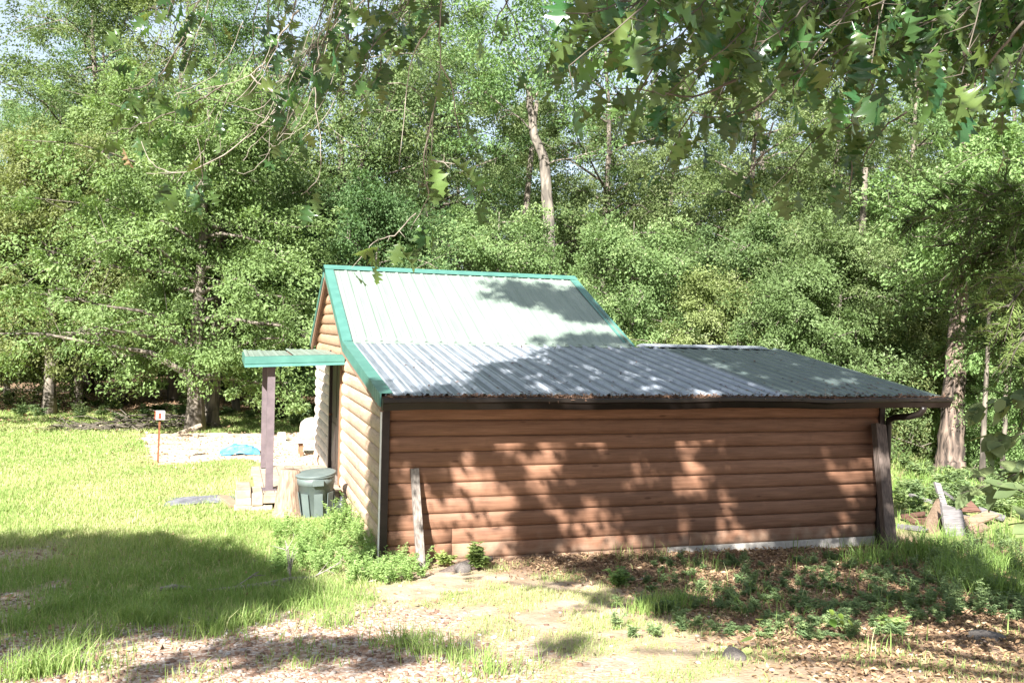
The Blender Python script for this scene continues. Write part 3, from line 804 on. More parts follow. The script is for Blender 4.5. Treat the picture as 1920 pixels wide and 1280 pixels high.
crumple('blue_tarp', (-1.45, 9.5, -.1), .42, .55, .17, M_TARP, 'crumpled blue tarp lying on the pale sand pad', 'tarp', 5)
crumple('grey_sheet', (-2.0, 4.25, -.1), .55, .32, .06, M_GTARP, 'flat grey plastic sheet lying in the grass left of the timbers', 'plastic sheet', 8)
for k, (px, lab) in enumerate(((528, 'pale concrete block at the sand pad edge just right of the porch post'), (565, 'pale concrete block at the sand pad edge nearest the cooker'))):
    p = at(px, 822, 21.0); block('concrete_block', (p[0] - .09, p[1] - .09, -.13), (p[0] + .09, p[1] + .09, .10), M_CREAM, lab, 'concrete block', 'blocks on the far pad edge')
for k, (px, l, r, lab) in enumerate(((352, .7, .3, 'white plank end propped up beside the big oak trunk'), (395, .8, -.05, 'white board lying flat right of the big oak trunk'), (455, 1.2, .0, 'long pale edging board lying on the far side of the sand pad'))):
    p = at(px, 812, 21.6); o = block('edging_board', (p[0] - l / 2, p[1] - .06, -.11), (p[0] + l / 2, p[1] + .06, -.03), M_PALEW, lab, 'board', 'edging boards beyond the pad', r)
    if k == 0: o.rotation_euler = (0, -.35, .3); o.location.z = -.02
# stick pile under the oak
g = Geo()
for k in range(150):
    a = np.array([rng.uniform(-5.6, -2.4), rng.normal(14.2, .35), -.09 + rng.random() * .28]); a[2] = -.08 + rng.random() * .30 * math.exp(-((a[0] + 3.3) / 1.3) ** 2)
    d = np.array([rng.normal(0, 1), rng.normal(0, .5), rng.normal(0, .12)]); d /= np.linalg.norm(d); l = rng.uniform(.3, 1.1)
    g.tube([a, a + d * l * .5 + (0, 0, rng.normal(0, .04)), a + d * l], np.array([1, .8, .4]) * rng.uniform(.008, .028), 5)
tag(link('brush_pile', g.mesh('brush_pile', M_TWIGD, True)), 'low heap of dead sticks at the foot of the big oak', 'brush pile', kind='stuff')

# leaning boards at the front wall
def plankobj(name, p0, p1, wdt, th, mat, label, cat, group=None, facing=(0, -1, 0), taper=1.0, split=False):
    p0 = np.array(p0, float); p1 = np.array(p1, float); d = p1 - p0; L = np.linalg.norm(d); d /= L
    n = np.array(facing, float); n -= d * (n @ d); n /= np.linalg.norm(n); s = np.cross(d, n)
    V = []; K = 6
    r = random.Random(hash(label) % 1000 if False else len(label) * 7 + int(abs(p0[0]) * 100))
    for k in range(K):
        t = k / (K - 1); c = p0 + d * L * t; ww = wdt * (1 + (taper - 1) * t) / 2
        for (a, b) in ((-1, -1), (1, -1), (1, 1), (-1, 1)):
            V.append(c + s * a * ww * (1 + r.uniform(-.05, .05)) + n * b * th / 2 + d * (r.uniform(-.02, .02) if k in (0, K - 1) else 0) - p0)
    F = [(k * 4 + j, k * 4 + (j + 1) % 4, k * 4 + 4 + (j + 1) % 4, k * 4 + 4 + j) for k in range(K - 1) for j in range(4)] + [(3, 2, 1, 0), tuple((K - 1) * 4 + j for j in range(4))]
    bm = bmesh.new(); vs = [bm.verts.new(v) for v in V]
    for f in F: bm.faces.new([vs[i] for i in f])
    bmesh.ops.recalc_face_normals(bm, faces=bm.faces)
    me = bpy.data.meshes.new(name); bm.to_mesh(me); bm.free(); me.materials.append(mat)
    return tag(link(name, me, None, p0), label, cat, group)


plankobj('leaning_board', (.37, -.40, -.12), (.33, -.075, 1.02), .095, .045, M_GREYW, 'short grey weathered board leaning on the left end of the front wall', 'board')
plankobj('leaning_post', (6.60, -.50, -.22), (6.66, -.13, 1.48), .165, .10, M_DARKP, 'dark squared wooden post leaning on the right end of the front wall', 'post')
block('wood_block', (6.75, -.30, -.24), (6.93, -.1, -.02), M_DARKP, 'short dark wood block on the ground behind the leaning post foot', 'block')
block('ground_timber', (6.95, -.6, -.26), (7.5, -.45, -.18), M_GREYWX, 'dark flat timber lying on the ground right of the wood block', 'timber', None, .1)
bn = thing('wooden_bench', 'weathered wooden bench end sticking out past the cabin right corner', 'bench', (7.25, 1.5, -.2))
for k in range(2): link('seat_plank', Geo().box((-.3, -.25 + k * .26, .40), (.40, -.01 + k * .26, .45)).mesh('seat_plank', M_GREYWX), bn)
for xx in (-.22, .27): link('leg', Geo().box((xx, -.2, 0), (xx + .06, .2, .398)).mesh('leg', M_GREYW), bn)
# scrap lumber
LG = 'scrap boards in the heap right of the cabin'
def hp(px, py, d): return at(px, py, d)
plankobj('scrap_board', hp(1787, 1008, 13.3), hp(1757, 905, 14.4), .10, .04, M_GREYWX, 'narrow grey plank standing up steeply from the scrap heap', 'board', LG, (-.3, -1, .3))
plankobj('scrap_board', hp(1792, 1012, 13.0), hp(1783, 950, 13.5), .33, .045, M_GREYWX, 'wide grey plank with rotted end in the middle of the scrap heap', 'board', LG, (-.2, -1, .5))
plankobj('scrap_board', hp(1745, 998, 13.2), hp(1762, 938, 14.1), .30, .05, M_TANW, 'twisted tan slab narrowing upward left of the wide grey plank', 'board', LG, (.2, -1, .4), .35)
plankobj('scrap_board', hp(1707, 927, 14.8), hp(1758, 944, 14.2), .07, .04, M_GREYWX, 'thin grey rail pointing out left above the scrap heap', 'board', LG, (0, -1, .6))
plankobj('scrap_board', hp(1676, 985, 13.6), hp(1740, 992, 13.2), .16, .03, M_GREYWX, 'pale grey board lying flat at the left foot of the scrap heap', 'board', LG, (0, -.3, 1))
plankobj('scrap_board', hp(1800, 935, 14.4), hp(1822, 958, 14.0), .30, .03, M_REDW, 'dark red-brown sheet propped behind the wide grey plank', 'board', LG, (-.3, -1, .6))
plankobj('scrap_board', hp(1793, 938, 14.1), hp(1775, 925, 14.5), .14, .04, M_GREYWX, 'grey stub plank behind the steep narrow plank', 'board', LG, (0, -1, .5))
plankobj('scrap_board', hp(1805, 985, 13.4), hp(1862, 962, 13.9), .18, .03, M_TANW, 'tan board lying flat right of the wide grey plank', 'board', LG, (0, -.3, 1))
plankobj('scrap_board', hp(1808, 1000, 13.2), hp(1848, 985, 13.5), .16, .03, M_TANW, 'broken tan board end at the lower right of the scrap heap', 'board', LG, (0, -.4, 1))
plankobj('scrap_board', hp(1835, 955, 14.3), hp(1885, 972, 14.1), .20, .03, M_GREYWX, 'pale board farthest right in the scrap heap', 'board', LG, (0, -.3, 1))
for k in range(9):
    px = 1690 + (k * 53) % 150; py = 968 + (k * 7) % 16; a = hp(px, py, 14.0 - k * .03); b = hp(px + 45 + (k * 31) % 40, py - 6 + (k * 11) % 14, 13.9 + .2 * (k % 3))
    plankobj('scrap_board', a, b, .10 + .02 * (k % 3), .028, (M_REDW, M_GREYWX, M_TANW)[k % 3], 'small broken board lying low inside the scrap heap', 'board', LG, (0, -.3, 1))
# rock and old log at the foot of the wall
g = Geo(); g.tube([(0, 0, 0), (.18, .02, .03), (.36, .03, .075), (.52, .05, .12), (.62, .06, .14)], [.05, .075, .07, .06, .03], 10, rough=.3, seed=5)
tag(link('old_log', g.mesh('old_log', M_DARKP, True), None, (.55, -.52, -.10)), 'short grey rotten log lying at the foot of the front wall', 'log')
bm = bmesh.new(); bmesh.ops.create_icosphere(bm, subdivisions=3, radius=1)
for v in bm.verts: v.co *= .85 + .3 * float(vnoise(v.co.x * 1.8 + 4, v.co.y * 1.8 + v.co.z * 1.3, 61))
rock_me = bpy.data.meshes.new('rock'); bm.to_mesh(rock_me); bm.free(); rock_me.materials.append(M_ROCK)
for p in rock_me.polygons: p.use_smooth = True
for (px, py, d, s, lab) in ((868, 1060, 10.0, (.11, .09, .09), 'grey rock half hidden behind the leafy weed at the wall foot'), (1378, 1223, 6.4, (.09, .07, .06), 'small grey stone in the leaf litter at the lower centre right'),
                        (1850, 1190, 7.0, (.14, .09, .05), 'flat grey brown stone in the weeds at the lower right')):
    p = at(px, py, d); o = link('rock', rock_me, None, (p[0], p[1], float(ground_z(p[0], p[1])) + .01)); o.scale = s; o.rotation_euler = (0, 0, px); tag(o, lab, 'rock', 'loose rocks')

# fallen branch on the lawn
def ground_at(px, py):
    d0 = FW + RT * (px - 960) / F_PX - UP * (py - 640) / F_PX
    t = .5
    while t < 80:
        p = CAM + d0 * t
        if p[2] <= ground_z(p[0], p[1]): return p
        t += .02 * max(1, t * .2)
    return p


def branchy(P0, d0, L, r, depth, g, r_, droop=0.0, kids=3, mat=0):
    n = 6; P = [np.array(P0, float)]; d = np.array(d0, float); d /= np.linalg.norm(d)
    for k in range(n - 1):
        d = d + r_.normal(0, .16, 3) + np.array([0, 0, -droop]); d /= np.linalg.norm(d); P.append(P[-1] + d * L / (n - 1))
    P = np.array(P); g.tube(P, np.linspace(r, r * .3, n), 5 if r < .02 else 7, mat); ends = [(P[-1], d)]
    if depth > 0:
        for k in range(kids):
            i = r_.integers(1, n - 1); a = r_.normal(0, .75, 3); dd = (P[i + 1] - P[i]) / np.linalg.norm(P[i + 1] - P[i]) + a
            ends += branchy(P[i], dd, L * r_.uniform(.4, .65), r * .55, depth - 1, g, r_, droop, kids)
    return ends


fb = thing('fallen_branch', 'dead grey branch lying across the shaded lawn with twigs sticking up', 'branch')
g = Geo(); pts = [ground_at(a, b) for a, b in ((388, 1112), (440, 1108), (500, 1100), (545, 1092), (585, 1088))]
P = np.array(pts) + (0, 0, .03); g.tube(P, [.014, .022, .026, .030, .018], 7, rough=.15); link('limb', g.mesh('limb', M_TWIG, True), fb)
r_ = np.random.default_rng(4)
for (i, d, l) in ((3, (-.1, .5, .9), .38), (3, (.1, .1, 1), .42), (2, (.4, -.6, .1), .3), (1, (.5, .5, .15), .3), (4, (.6, -.2, .2), .35), (3, (.4, -.5, .1), .3)):
    g = Geo(); branchy(P[i], d, l, .011, 1, g, r_, 0, 3); link('twig', g.mesh('twig', M_TWIG, True), fb)
g = Geo(); p = ground_at(300, 1108); g.tube([p + (0, 0, .02), p + (.12, .01, .035), p + (.3, -.02, .02)], [.02, .025, .015], 7, rough=.3); tag(link('stick', g.mesh('stick', M_TWIG, True)), 'short thick stick lying in the shaded grass left of the dead branch', 'stick')
g = Geo(); p = ground_at(728, 1092); g.tube([p + (-.25, 0, .02), p + (0, .02, .05), p + (.25, .1, .03)], [.008, .01, .005], 5); tag(link('stick', g.mesh('stick', M_TWIG, True)), 'thin pale stick lying below the bright weeds', 'stick')


# ------------------------------------------------------------------ ground cover
def scatter(n, x0, x1, y0, y1): return rng.uniform(x0, x1, n), rng.uniform(y0, y1, n)


def visible(x, y, margin=.30):
    d = np.stack([x, y, ground_z(x, y)], -1) - CAM; z = d @ FW; u = (d @ RT) / z * F_PX / 960; v = (d @ UP) / z * F_PX / 640
    return (z > .5) & (abs(u) < 1 + margin) & (v > -1 - margin * .6)


def blades(g, x, y, h, tint, lean=.5, wd=.004):
    n = len(x); z = ground_z(x, y) - .005
    a = rng.uniform(0, 2 * math.pi, n); l = h * lean * (rng.random(n) ** 1.0) * 1.2
    dx, dy = np.cos(a), np.sin(a); sx, sy = -dy, dx
    sa = rng.uniform(0, 2 * math.pi, n); sx, sy = np.cos(sa), np.sin(sa)
    w_ = wd * (0.7 + .6 * rng.random(n)) if np.ndim(wd) == 0 else wd
    B = np.stack([x, y, z], 1); Sd = np.stack([sx, sy, sx * 0], 1)
    m1 = B + np.stack([dx * l * .28, dy * l * .28, h * .55], 1); tp = B + np.stack([dx * l, dy * l, h * (1 - .35 * (l / h) ** 2 * .6)], 1)
    W_ = Sd * (w_ if np.ndim(w_) else np.full(n, w_))[:, None]
    V = np.stack([B - W_, B + W_, m1 + W_ * .8, m1 - W_ * .8, tp], 1).reshape(-1, 3)
    b = np.arange(n) * 5
    q = np.stack([b, b + 1, b + 2, b + 3], 1); t = np.stack([b + 3, b + 2, b + 4], 1)
    g.add(V, [q], 0, tint); g.n -= 0
    # triangles share the vertices just added
    g.F.setdefault(3, []).append((t + (g.n - len(V)), np.zeros(n, int), np.array(tint)))


g = Geo()
def lawn(n, x0, x1, y0, y1, hmin, hmax, thr=1.0, wd=.004, clump=0.0, shift=0.0):
    x, y = scatter(n, x0, x1, y0, y1); c = cover(x, y)
    nn = fbm(x * 1.7, y * 1.7, 55); keep = visible(x, y) & (rng.random(n) < c[1] * thr * (.35 + 1.3 * nn))
    keep &= ~((x > -.06) & (x < W + .06) & (y > -.05) & (y < 8.4)) & ~((x > -1.4) & (x < 0) & (y > 3.5) & (y < 6.1))
    x, y, nn = x[keep], y[keep], nn[keep]
    keep2 = ~((x > 7.4) & (x < 10.6) & (y > -.6) & (y < 2.4) & (rng.random(len(x)) < .8)); x, y, nn = x[keep2], y[keep2], nn[keep2]
    h = (hmin + (hmax - hmin) * rng.random(len(x)) ** 1.4) * (.6 + .8 * nn)
    t = np.clip(.10 + .80 * fbm(x * .55, y * .55, 66) + rng.normal(0, .16, len(x)) + shift, 0, 1)
    t = np.where(rng.random(len(x)) < .05, .97, t)
    blades(g, x, y, h, t, .75, wd)


lawn(85000, -5, -.3, -4.2, 2.5, .03, .13, 1.0, .0032, shift=.05)
lawn(150000, -9, 0, 2.0, 9, .025, .085, 1.0, .0045, shift=.22)
lawn(115000, -14, 1.5, 8.0, 19, .03, .09, 1.0, .0075, shift=.22)
lawn(110000, -.8, 4.5, -6.0, -.2, .02, .07, 1.3, .0025, shift=.26)
lawn(45000, 6.9, 18, -2, 9, .10, .30, 1.0, .008, shift=-.02)
lawn(20000, 2.5, 8.5, -5, 0.2, .06, .28, .9, .004, shift=-.05)
# tall tufts along the gravel edge
def tufts(spots, n, h, wd, rad=.09, sh=.1):
    for (px, py, k) in spots:
        p = ground_at(px, py); m_ = int(n * k); x = p[0] + rng.normal(0, rad * 1.5, m_); y = p[1] + rng.normal(0, rad, m_)
        blades(g, x, y, h * (.5 + .7 * rng.random(m_)), np.clip(rng.normal(.48 + sh, .16, m_), 0, 1), .95, wd)
tufts([(250, 1165, 1.3), (290, 1170, 1), (420, 1175, 1), (455, 1170, 1.4), (400, 1190, .8), (90, 1262, 1.2), (40, 1272, 1), (120, 1225, .8), (180, 1195, .8), (560, 1140, .8), (520, 1125, .8), (150, 1255, .6),
       (760, 1210, .7), (800, 1225, .6), (865, 1240, .5), (930, 1265, .6), (20, 1180, 1), (80, 1150, .8), (330, 1130, .7), (620, 1175, .4), (1250, 1140, .9), (1210, 1150, .7), (1290, 1135, .6)], 230, .20, .0032)
tufts([(1790, 1085, 1), (1840, 1060, 1), (1880, 1075, 1.2), (1740, 1050, .9), (1770, 1030, 1), (1700, 1040, .8), (1900, 1020, 1), (1650, 1060, .5), (1830, 1110, .8), (1890, 1120, 1), (1630, 1055, .5)], 230, .34, .004, .13, -.1)
tag(link('grass', g.mesh('grass', M_GRASS)), kind='stuff')

# pebbles of the old drive
bm = bmesh.new(); bmesh.ops.create_icosphere(bm, subdivisions=1, radius=1); bm.verts.ensure_lookup_table()
ICO = np.array([v.co[:] for v in bm.verts]); ICF = np.array([[v.index for v in f.verts] for f in bm.faces]); bm.free()
def pebbles(g, x, y, s, tint):
    n = len(x); a = rng.uniform(0, 2 * math.pi, n); ca, sa = np.cos(a), np.sin(a)
    sc = s[:, None] * np.stack([1 + .5 * rng.random(n), .65 + .4 * rng.random(n), .38 + .3 * rng.random(n)], 1)
    V = ICO[None] * (1 + .35 * (rng.random((n, len(ICO), 1)) - .5)) * sc[:, None]
    Vx = V[..., 0] * ca[:, None] - V[..., 1] * sa[:, None] + x[:, None]; Vy = V[..., 0] * sa[:, None] + V[..., 1] * ca[:, None] + y[:, None]
    Vz = V[..., 2] + (ground_z(x, y) + s * .12)[:, None]
    F = (ICF[None] + (np.arange(n) * len(ICO))[:, None, None]).reshape(-1, 3)
    g.add(np.stack([Vx, Vy, Vz], -1).reshape(-1, 3), [F], 0, np.repeat(tint, len(ICF)))
g = Geo()
x, y = scatter(60000, -5, 4.2, -6.2, 2.5); c = cover(x, y); keep = visible(x, y) & (rng.random(len(x)) < c[0] * sst(1.2, -.9, x) * .95 + .05 * (y < -1)); x, y = x[keep], y[keep]
near = sst(2, -5, y)
s = (.0045 + .022 * rng.random(len(x)) ** 3.6); pebbles(g, x, y, s, rng.random(len(x)) ** 1.25 * (1 - .12 * (s < .012)))
print('pebbles', len(x))
m_, t_, N, L, P = nodes('drive_pebble'); a = N.new('ShaderNodeAttribute'); a.attribute_name = 'tint'
r = ramp(N, [(0, (.12, .07, .05)), (.3, (.23, .135, .09)), (.55, (.30, .21, .16)), (.85, (.31, .27, .25)), (1, (.46, .43, .40))]); L.new(a.outputs['Fac'], r.inputs[0]); L.new(r.outputs[0], P.inputs['Base Color']); P.inputs['Roughness'].default_value = .85
tag(link('gravel', g.mesh('gravel', m_, True)), kind='stuff')

# dead leaves
g = Geo()
def litter(n, x0, x1, y0, y1, base, size):
    x, y = scatter(n, x0, x1, y0, y1); c = cover(x, y); keep = visible(x, y) & (rng.random(n) < np.maximum(c[2], base)) & ~((x > -.03) & (x < W) & (y > -.03) & (y < 8.3)); x, y = x[keep], y[keep]; n = len(x)
    P = np.stack([x, y, ground_z(x, y) + .004 + .03 * rng.random(n) ** 2], 1)
    D = rng.normal(0, 1, (n, 3)) * (1, 1, .25); N_ = np.tile([0, 0, 1.], (n, 1)) + rng.normal(0, .45, (n, 3))
    g.leaves(P, D, N_, size * rng.uniform(.5, 1.3, n), rng.uniform(.35, .75), tint=np.clip(rng.normal(.5, .24, n), 0, 1), fold=.35)
litter(16000, .3, 7.5, -5.8, .0, .03, .045); litter(16000, 1.6, 7.5, -5.8, .0, .10, .06); litter(5000, -4.5, .5, -5, 2, .06, .055); litter(16000, -14, 16, 13, 26, .3, .12); litter(7000, -4, 1, 6.5, 13.5, .3, .06)
tag(link('dead_leaves', g.mesh('dead_leaves', M_DEAD)), kind='stuff')


# feathery weeds
def weed(g, x, y, h, nst, spread, lf, tint, r_=None, wr=.45):
    r_ = r_ or rng
    z = float(ground_z(x, y))
    for k in range(nst):
        a = r_.uniform(0, 2 * math.pi); le = spread * r_.uniform(.3, 1); hh = h * r_.uniform(.6, 1.1)
        t = np.linspace(0, 1, 7); P = np.stack([x + math.cos(a) * le * t ** 1.5, y + math.sin(a) * le * t ** 1.5, z + hh * (t - .12 * t ** 3)], 1)
        g.tube(P, np.linspace(.0035, .001, 7), 3, 0, tint * .6, cap=False)
        m_ = 23; tt = r_.uniform(.12, 1, m_); C = np.stack([np.interp(tt, t, P[:, i]) for i in range(3)], 1)
        aa = r_.uniform(0, 2 * math.pi, m_); D = np.stack([np.cos(aa), np.sin(aa), r_.uniform(-.1, .7, m_)], 1)
        l = 1.13 * lf * (1.15 - .6 * tt) * r_.uniform(.7, 1.3, m_)
        # three leaflets a leaf
        for q, off in enumerate((0, .75, -.75)):
            c_, s_ = math.cos(off), math.sin(off); D2 = np.stack([D[:, 0] * c_ - D[:, 1] * s_, D[:, 0] * s_ + D[:, 1] * c_, D[:, 2]], 1)
            g.leaves(C + D * (l * .25)[:, None], D2, np.tile([0, 0, 1.], (m_, 1)) + r_.normal(0, .25, (m_, 3)), l * (.8 if q else 1), wr * .75, tint=np.clip(tint + r_.normal(0, .15, m_), 0, 1))


g = Geo()
for k in range(170):
    px = rng.uniform(515, 800); py = 985 + 95 * rng.random() + (20 if px > 650 else 0)
    if py > 1105 - abs(px - 660) * .12: continue
    p = ground_at(px, py); weed(g, p[0], p[1], rng.uniform(.14, .34), 4, .15, .036, rng.uniform(.4, .9))
for (px, py, h) in ((640, 985, .42), (660, 975, .45), (625, 990, .4), (655, 1000, .4), (700, 1010, .38), (735, 1040, .35), (610, 1000, .34), (680, 1000, .4)):
    p = ground_at(px, py); p[0] = min(p[0], -.08) if p[1] > 0 else p[0]; weed(g, p[0], p[1], h, 6, .20, .042, rng.uniform(.35, .8))
tag(link('weed_patch', g.mesh('weed_patch', M_WEED)), 'bright feathery weeds crowding the left corner of the cabin', 'weeds', kind='stuff')
g = Geo()
for k in range(560):
    px = rng.uniform(1150, 1930); py = rng.uniform(1045, 1200) - 30 * (px > 1700)
    dens = .25 + .75 * sst(1250, 1700, px) if py > 1150 else .6 + .4 * sst(1300, 1600, px)
    if rng.random() > dens * (.4 + fbm(px / 90., py / 40., 12)): continue
    p = ground_at(px, py); weed(g, p[0], p[1], rng.uniform(.06, .18) * (1 + .6 * (px > 1700)), 3, .10, .038, rng.uniform(.25, .95))
for k in range(120):
    p = at(rng.uniform(1690, 1960), 900, rng.uniform(14, 24)); weed(g, p[0], p[1], rng.uniform(.2, .5), 4, .25, .12, rng.uniform(.4, .95))
for k in range(60):
    p = at(rng.uniform(0, 600), 900, rng.uniform(24, 30)); weed(g, p[0], p[1], rng.uniform(.15, .45), 4, .25, .12, rng.uniform(.3, .9))
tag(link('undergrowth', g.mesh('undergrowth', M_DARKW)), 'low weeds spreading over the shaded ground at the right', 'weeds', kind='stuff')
for (px, py, h, n_, lf, lab) in ((895, 1068, .34, 7, .10, 'leafy green weed with the tallest leaves before the wall foot'), (835, 1062, .22, 5, .08, 'small leafy weed between the leaning board and the tall leafy weed'),
                             (1160, 1100, .20, 5, .07, 'feathery green weed at the left edge of the shaded ground'), (1670, 1185, .14, 5, .07, 'bright green tuft weed at the sunlit edge of the shade')):
    p = ground_at(px, py); g = Geo(); weed(g, p[0], p[1], h, n_, .16, lf, .6, np.random.default_rng(px), .6)
    tag(link('weed_plant', g.mesh('weed_plant', M_WEED)), lab, 'weed')
# tall dry stalks against the wall
for (px, py0, py1, lab, hd) in ((803, 1040, 838, 'tall thin weed stalk with green head standing against the front wall', 1), (842, 1035, 945, 'shorter reddish dry stalk standing against the front wall', 0)):
    p = ground_at(px, py0 + 5); st = thing('weed_stalk', lab, 'weed', (p[0], p[1], float(ground_z(p[0], p[1]))))
    H = (py0 - py1) / 160.; g = Geo(); P = np.array([(0, 0, 0), (-.01, .02, H * .3), (-.02, .05, H * .65), (-.04, .07, H)]); g.tube(P, [.005, .005, .004, .0025], 5); link('stem', g.mesh('stem', M_TWIG if hd else M_REDW), st)
    g = Geo(); m_ = 26 if hd else 8; C = np.tile(P[-1], (m_, 1)) - (0, 0, .0) + rng.normal(0, .012, (m_, 3)); D = rng.normal(0, 1, (m_, 3)) + (0, 0, .9 if hd else .2); g.leaves(C, D, rng.normal(0, 1, (m_, 3)), rng.uniform(.03, .075, m_), .3, tint=.35)
    link('head', g.mesh('head', M_WEED if hd else M_DEAD), st)
# heart-leaved plant and broad-leaved sprout at the lower right
def heart(s):
    pts = [(0, 0), (.10, .28), (.30, .44), (.55, .42), (.78, .24), (1, 0)]
    V = [(a * s, 0, -.10 * s * a * a) for a, b in pts] + [((a - (.12 if 0 < a < .2 else 0)) * s, b * s, .05 * s - .10 * s * a * a) for a, b in pts] + [((a - (.12 if 0 < a < .2 else 0)) * s, -b * s, .05 * s - .10 * s * a * a) for a, b in pts]
    n = len(pts); F = [(i, i + 1, n + i + 1, n + i) for i in range(n - 1)] + [(i + 1, i, 2 * n + i, 2 * n + i + 1) for i in range(n - 1)]
    return V, F
M_HEART = leafmat('yellow_green_leaf', [(0, (.12, .19, .03)), (1, (.26, .30, .06))], .45, .5)
hv = thing('heart_leaf_vine', 'yellow green heart-leaved seedling at the front edge of the shade', 'plant')
base = ground_at(1590, 1195)
for k, (px, py, s) in enumerate(((1560, 1160, .07), (1558, 1142, .05), (1574, 1150, .05), (1577, 1163, .045), (1590, 1162, .055), (1598, 1172, .055))):
    p = at(px, py, 6.95); V, F = heart(s); V = np.array(V); o = link('leaf', Geo().add(V, F, 0, random.random()).mesh('leaf', M_HEART, True), hv, p)
    o.rotation_euler = (random.uniform(-.3, .3), .75, -1.2 + random.uniform(-.7, .7))
    g = Geo(); g.tube([base, (np.array(base) + p) / 2 + (0, 0, .03), p], [.003, .0025, .002], 4); link('stem', g.mesh('stem', M_WEED), hv)
bs = thing('sprout', 'broad-leaved bright green sprout in the leaf litter at lower centre right', 'plant')
base = ground_at(1420, 1215)
for (px, py, s, rz) in ((1412, 1195, .10, 2.6), (1432, 1190, .11, -.2), (1405, 1215, .08, 3.6), (1425, 1160, .07, 1.2)):
    p = at(px, py, 6.55); V, F = heart(s); o = link('leaf', Geo().add(V, F, 0, random.random()).mesh('leaf', M_WEED, True), bs, p); o.rotation_euler = (0, .35, rz)
    g = Geo(); g.tube([base, (np.array(base) + p) / 2 + (0, 0, .02), p], [.003, .0025, .002], 4); link('stem', g.mesh('stem', M_WEED), bs)


# ------------------------------------------------------------------ trees
def make_tree(name, seed, H, R, base, nl, ns, nleaf, llen, trunk_r, mleaf, mbark, label, cat='tree', lean=(0, 0), prof=None, flat=.52, spray=.75, skew=(0, 0), up=.40, gap=.0, loc=(0, 0, 0), dead=False):
    r_ = np.random.default_rng(seed); nleaf = int(nleaf * 1.28); llen = llen * .86
    root = thing(name, label, cat, loc)
    T = Geo(); zs = np.linspace(-.15, H * .93, 11)
    wob = np.cumsum(r_.normal(0, .05 * H / 10, (11, 2)), axis=0); wob[0] = 0
    P = np.stack([lean[0] * zs / H + wob[:, 0] * zs / H, lean[1] * zs / H + wob[:, 1] * zs / H, zs], 1)
    rad = trunk_r * (1 - .88 * (zs - zs[0]) / (zs[-1] - zs[0])); rad[0] *= 1.35
    T.tube(P, rad, 10, rough=.14, seed=seed)
    C = []; O = []; Sz = []
    prof = prof or (lambda t: math.sin(math.pi * min(1, .18 + .82 * t)) ** .7)
    for k in range(nl):
        t = (k + r_.random()) / nl; hz = base + (H * .94 - base) * t
        if r_.random() < gap: continue
        az = k * 2.39996 + r_.normal(0, .35); L = R * prof(t) * r_.uniform(.6, 1.22); upk = up * r_.uniform(.3, 1.9)
        o = np.array([math.cos(az), math.sin(az), 0]); L *= 1 + .5 * (o[0] * skew[0] + o[1] * skew[1])
        z0 = hz - L * upk * .6; z0 = max(z0, base * .6)
        b0 = np.array([np.interp(z0, zs, P[:, i]) for i in range(3)])
        tt = np.linspace(0, 1, 6); rise = upk * (1.3 - t * .3)
        B = b0 + o * (L * tt)[:, None] + np.stack([tt * 0, tt * 0, L * (rise * tt - .32 * tt ** 2.2)], 1) + np.concatenate([[np.zeros(3)], np.cumsum(r_.normal(0, .045 * L, (5, 3)), 0) * .6])
        T.tube(B, np.linspace(max(.02, trunk_r * .34 * (1 - .6 * t)), .008, 6), 5, cap=False)
        for j in range(ns):
            u = r_.uniform(.28, 1.05) ** .8; c = np.array([np.interp(min(u, 1), tt, B[:, i]) for i in range(3)])
            side = r_.normal(0, 1, 3); side[2] = side[2] * .75 + .05; off = side * min(L * .24, 1.0) * r_.uniform(.3, 1.1)
            if j % 2 == 0: T.tube([c, c + off * .55 + (0, 0, .03), c + off], [.012, .008, .004], 3, cap=False)
            C.append(c + off); O.append(o * .8 + off / (np.linalg.norm(off) + 1e-6)); Sz.append(spray * r_.uniform(.4, 1.3))
    C = np.array(C); O = np.array(O); Sz = np.array(Sz); m_ = len(C)
    n = m_ * nleaf; ci = np.repeat(np.arange(m_), nleaf)
    q = r_.normal(0, 1, (n, 3)); q /= np.linalg.norm(q, axis=1)[:, None]; q *= (r_.random(n) ** .45)[:, None]
    tilt = r_.normal(0, .35, (m_, 2))
    loc_ = q * Sz[ci][:, None] * (1, 1, flat)
    loc_[:, 2] += loc_[:, 0] * tilt[ci, 0] + loc_[:, 1] * tilt[ci, 1] - .22 * (loc_[:, 0] ** 2 + loc_[:, 1] ** 2) / Sz[ci]
    Pp = C[ci] + loc_
    Pp[:, 2] = np.maximum(Pp[:, 2], .12)
    D = O[ci] * .5 + r_.normal(0, .7, (n, 3)) + (0, 0, -.25); sn = np.tile([0, 0, .75], (m_, 1)) + r_.normal(0, .45, (m_, 3)) + O * .45; Nn = sn[ci] + r_.normal(0, .36, (n, 3))
    tint = np.clip(.43 + r_.normal(0, .19, m_)[ci] + r_.normal(0, .17, n), 0, 1)
    A = Geo(); A.leaves(Pp, D, Nn, llen * r_.uniform(.65, 1.3, n), .52, tint=tint)
    link('trunk', T.mesh('trunk', mbark, True), root)
    tag(link('crown', A.mesh('crown', mleaf), root), kind='stuff')
    if dead:
        g = Geo(); p0 = np.array([np.interp(H * .42, zs, P[:, i]) for i in range(3)]); branchy(p0, (r_.normal(0, 1), -1, .1), R * .9, .03, 3, g, r_, .10, 4); link('dead_branch', g.mesh('dead_branch', M_TWIG, True), root)
    return root


def gp(px, d): p = at(px, 610, d); return (float(p[0]), float(p[1]), float(ground_z(p[0], p[1])) - .05)


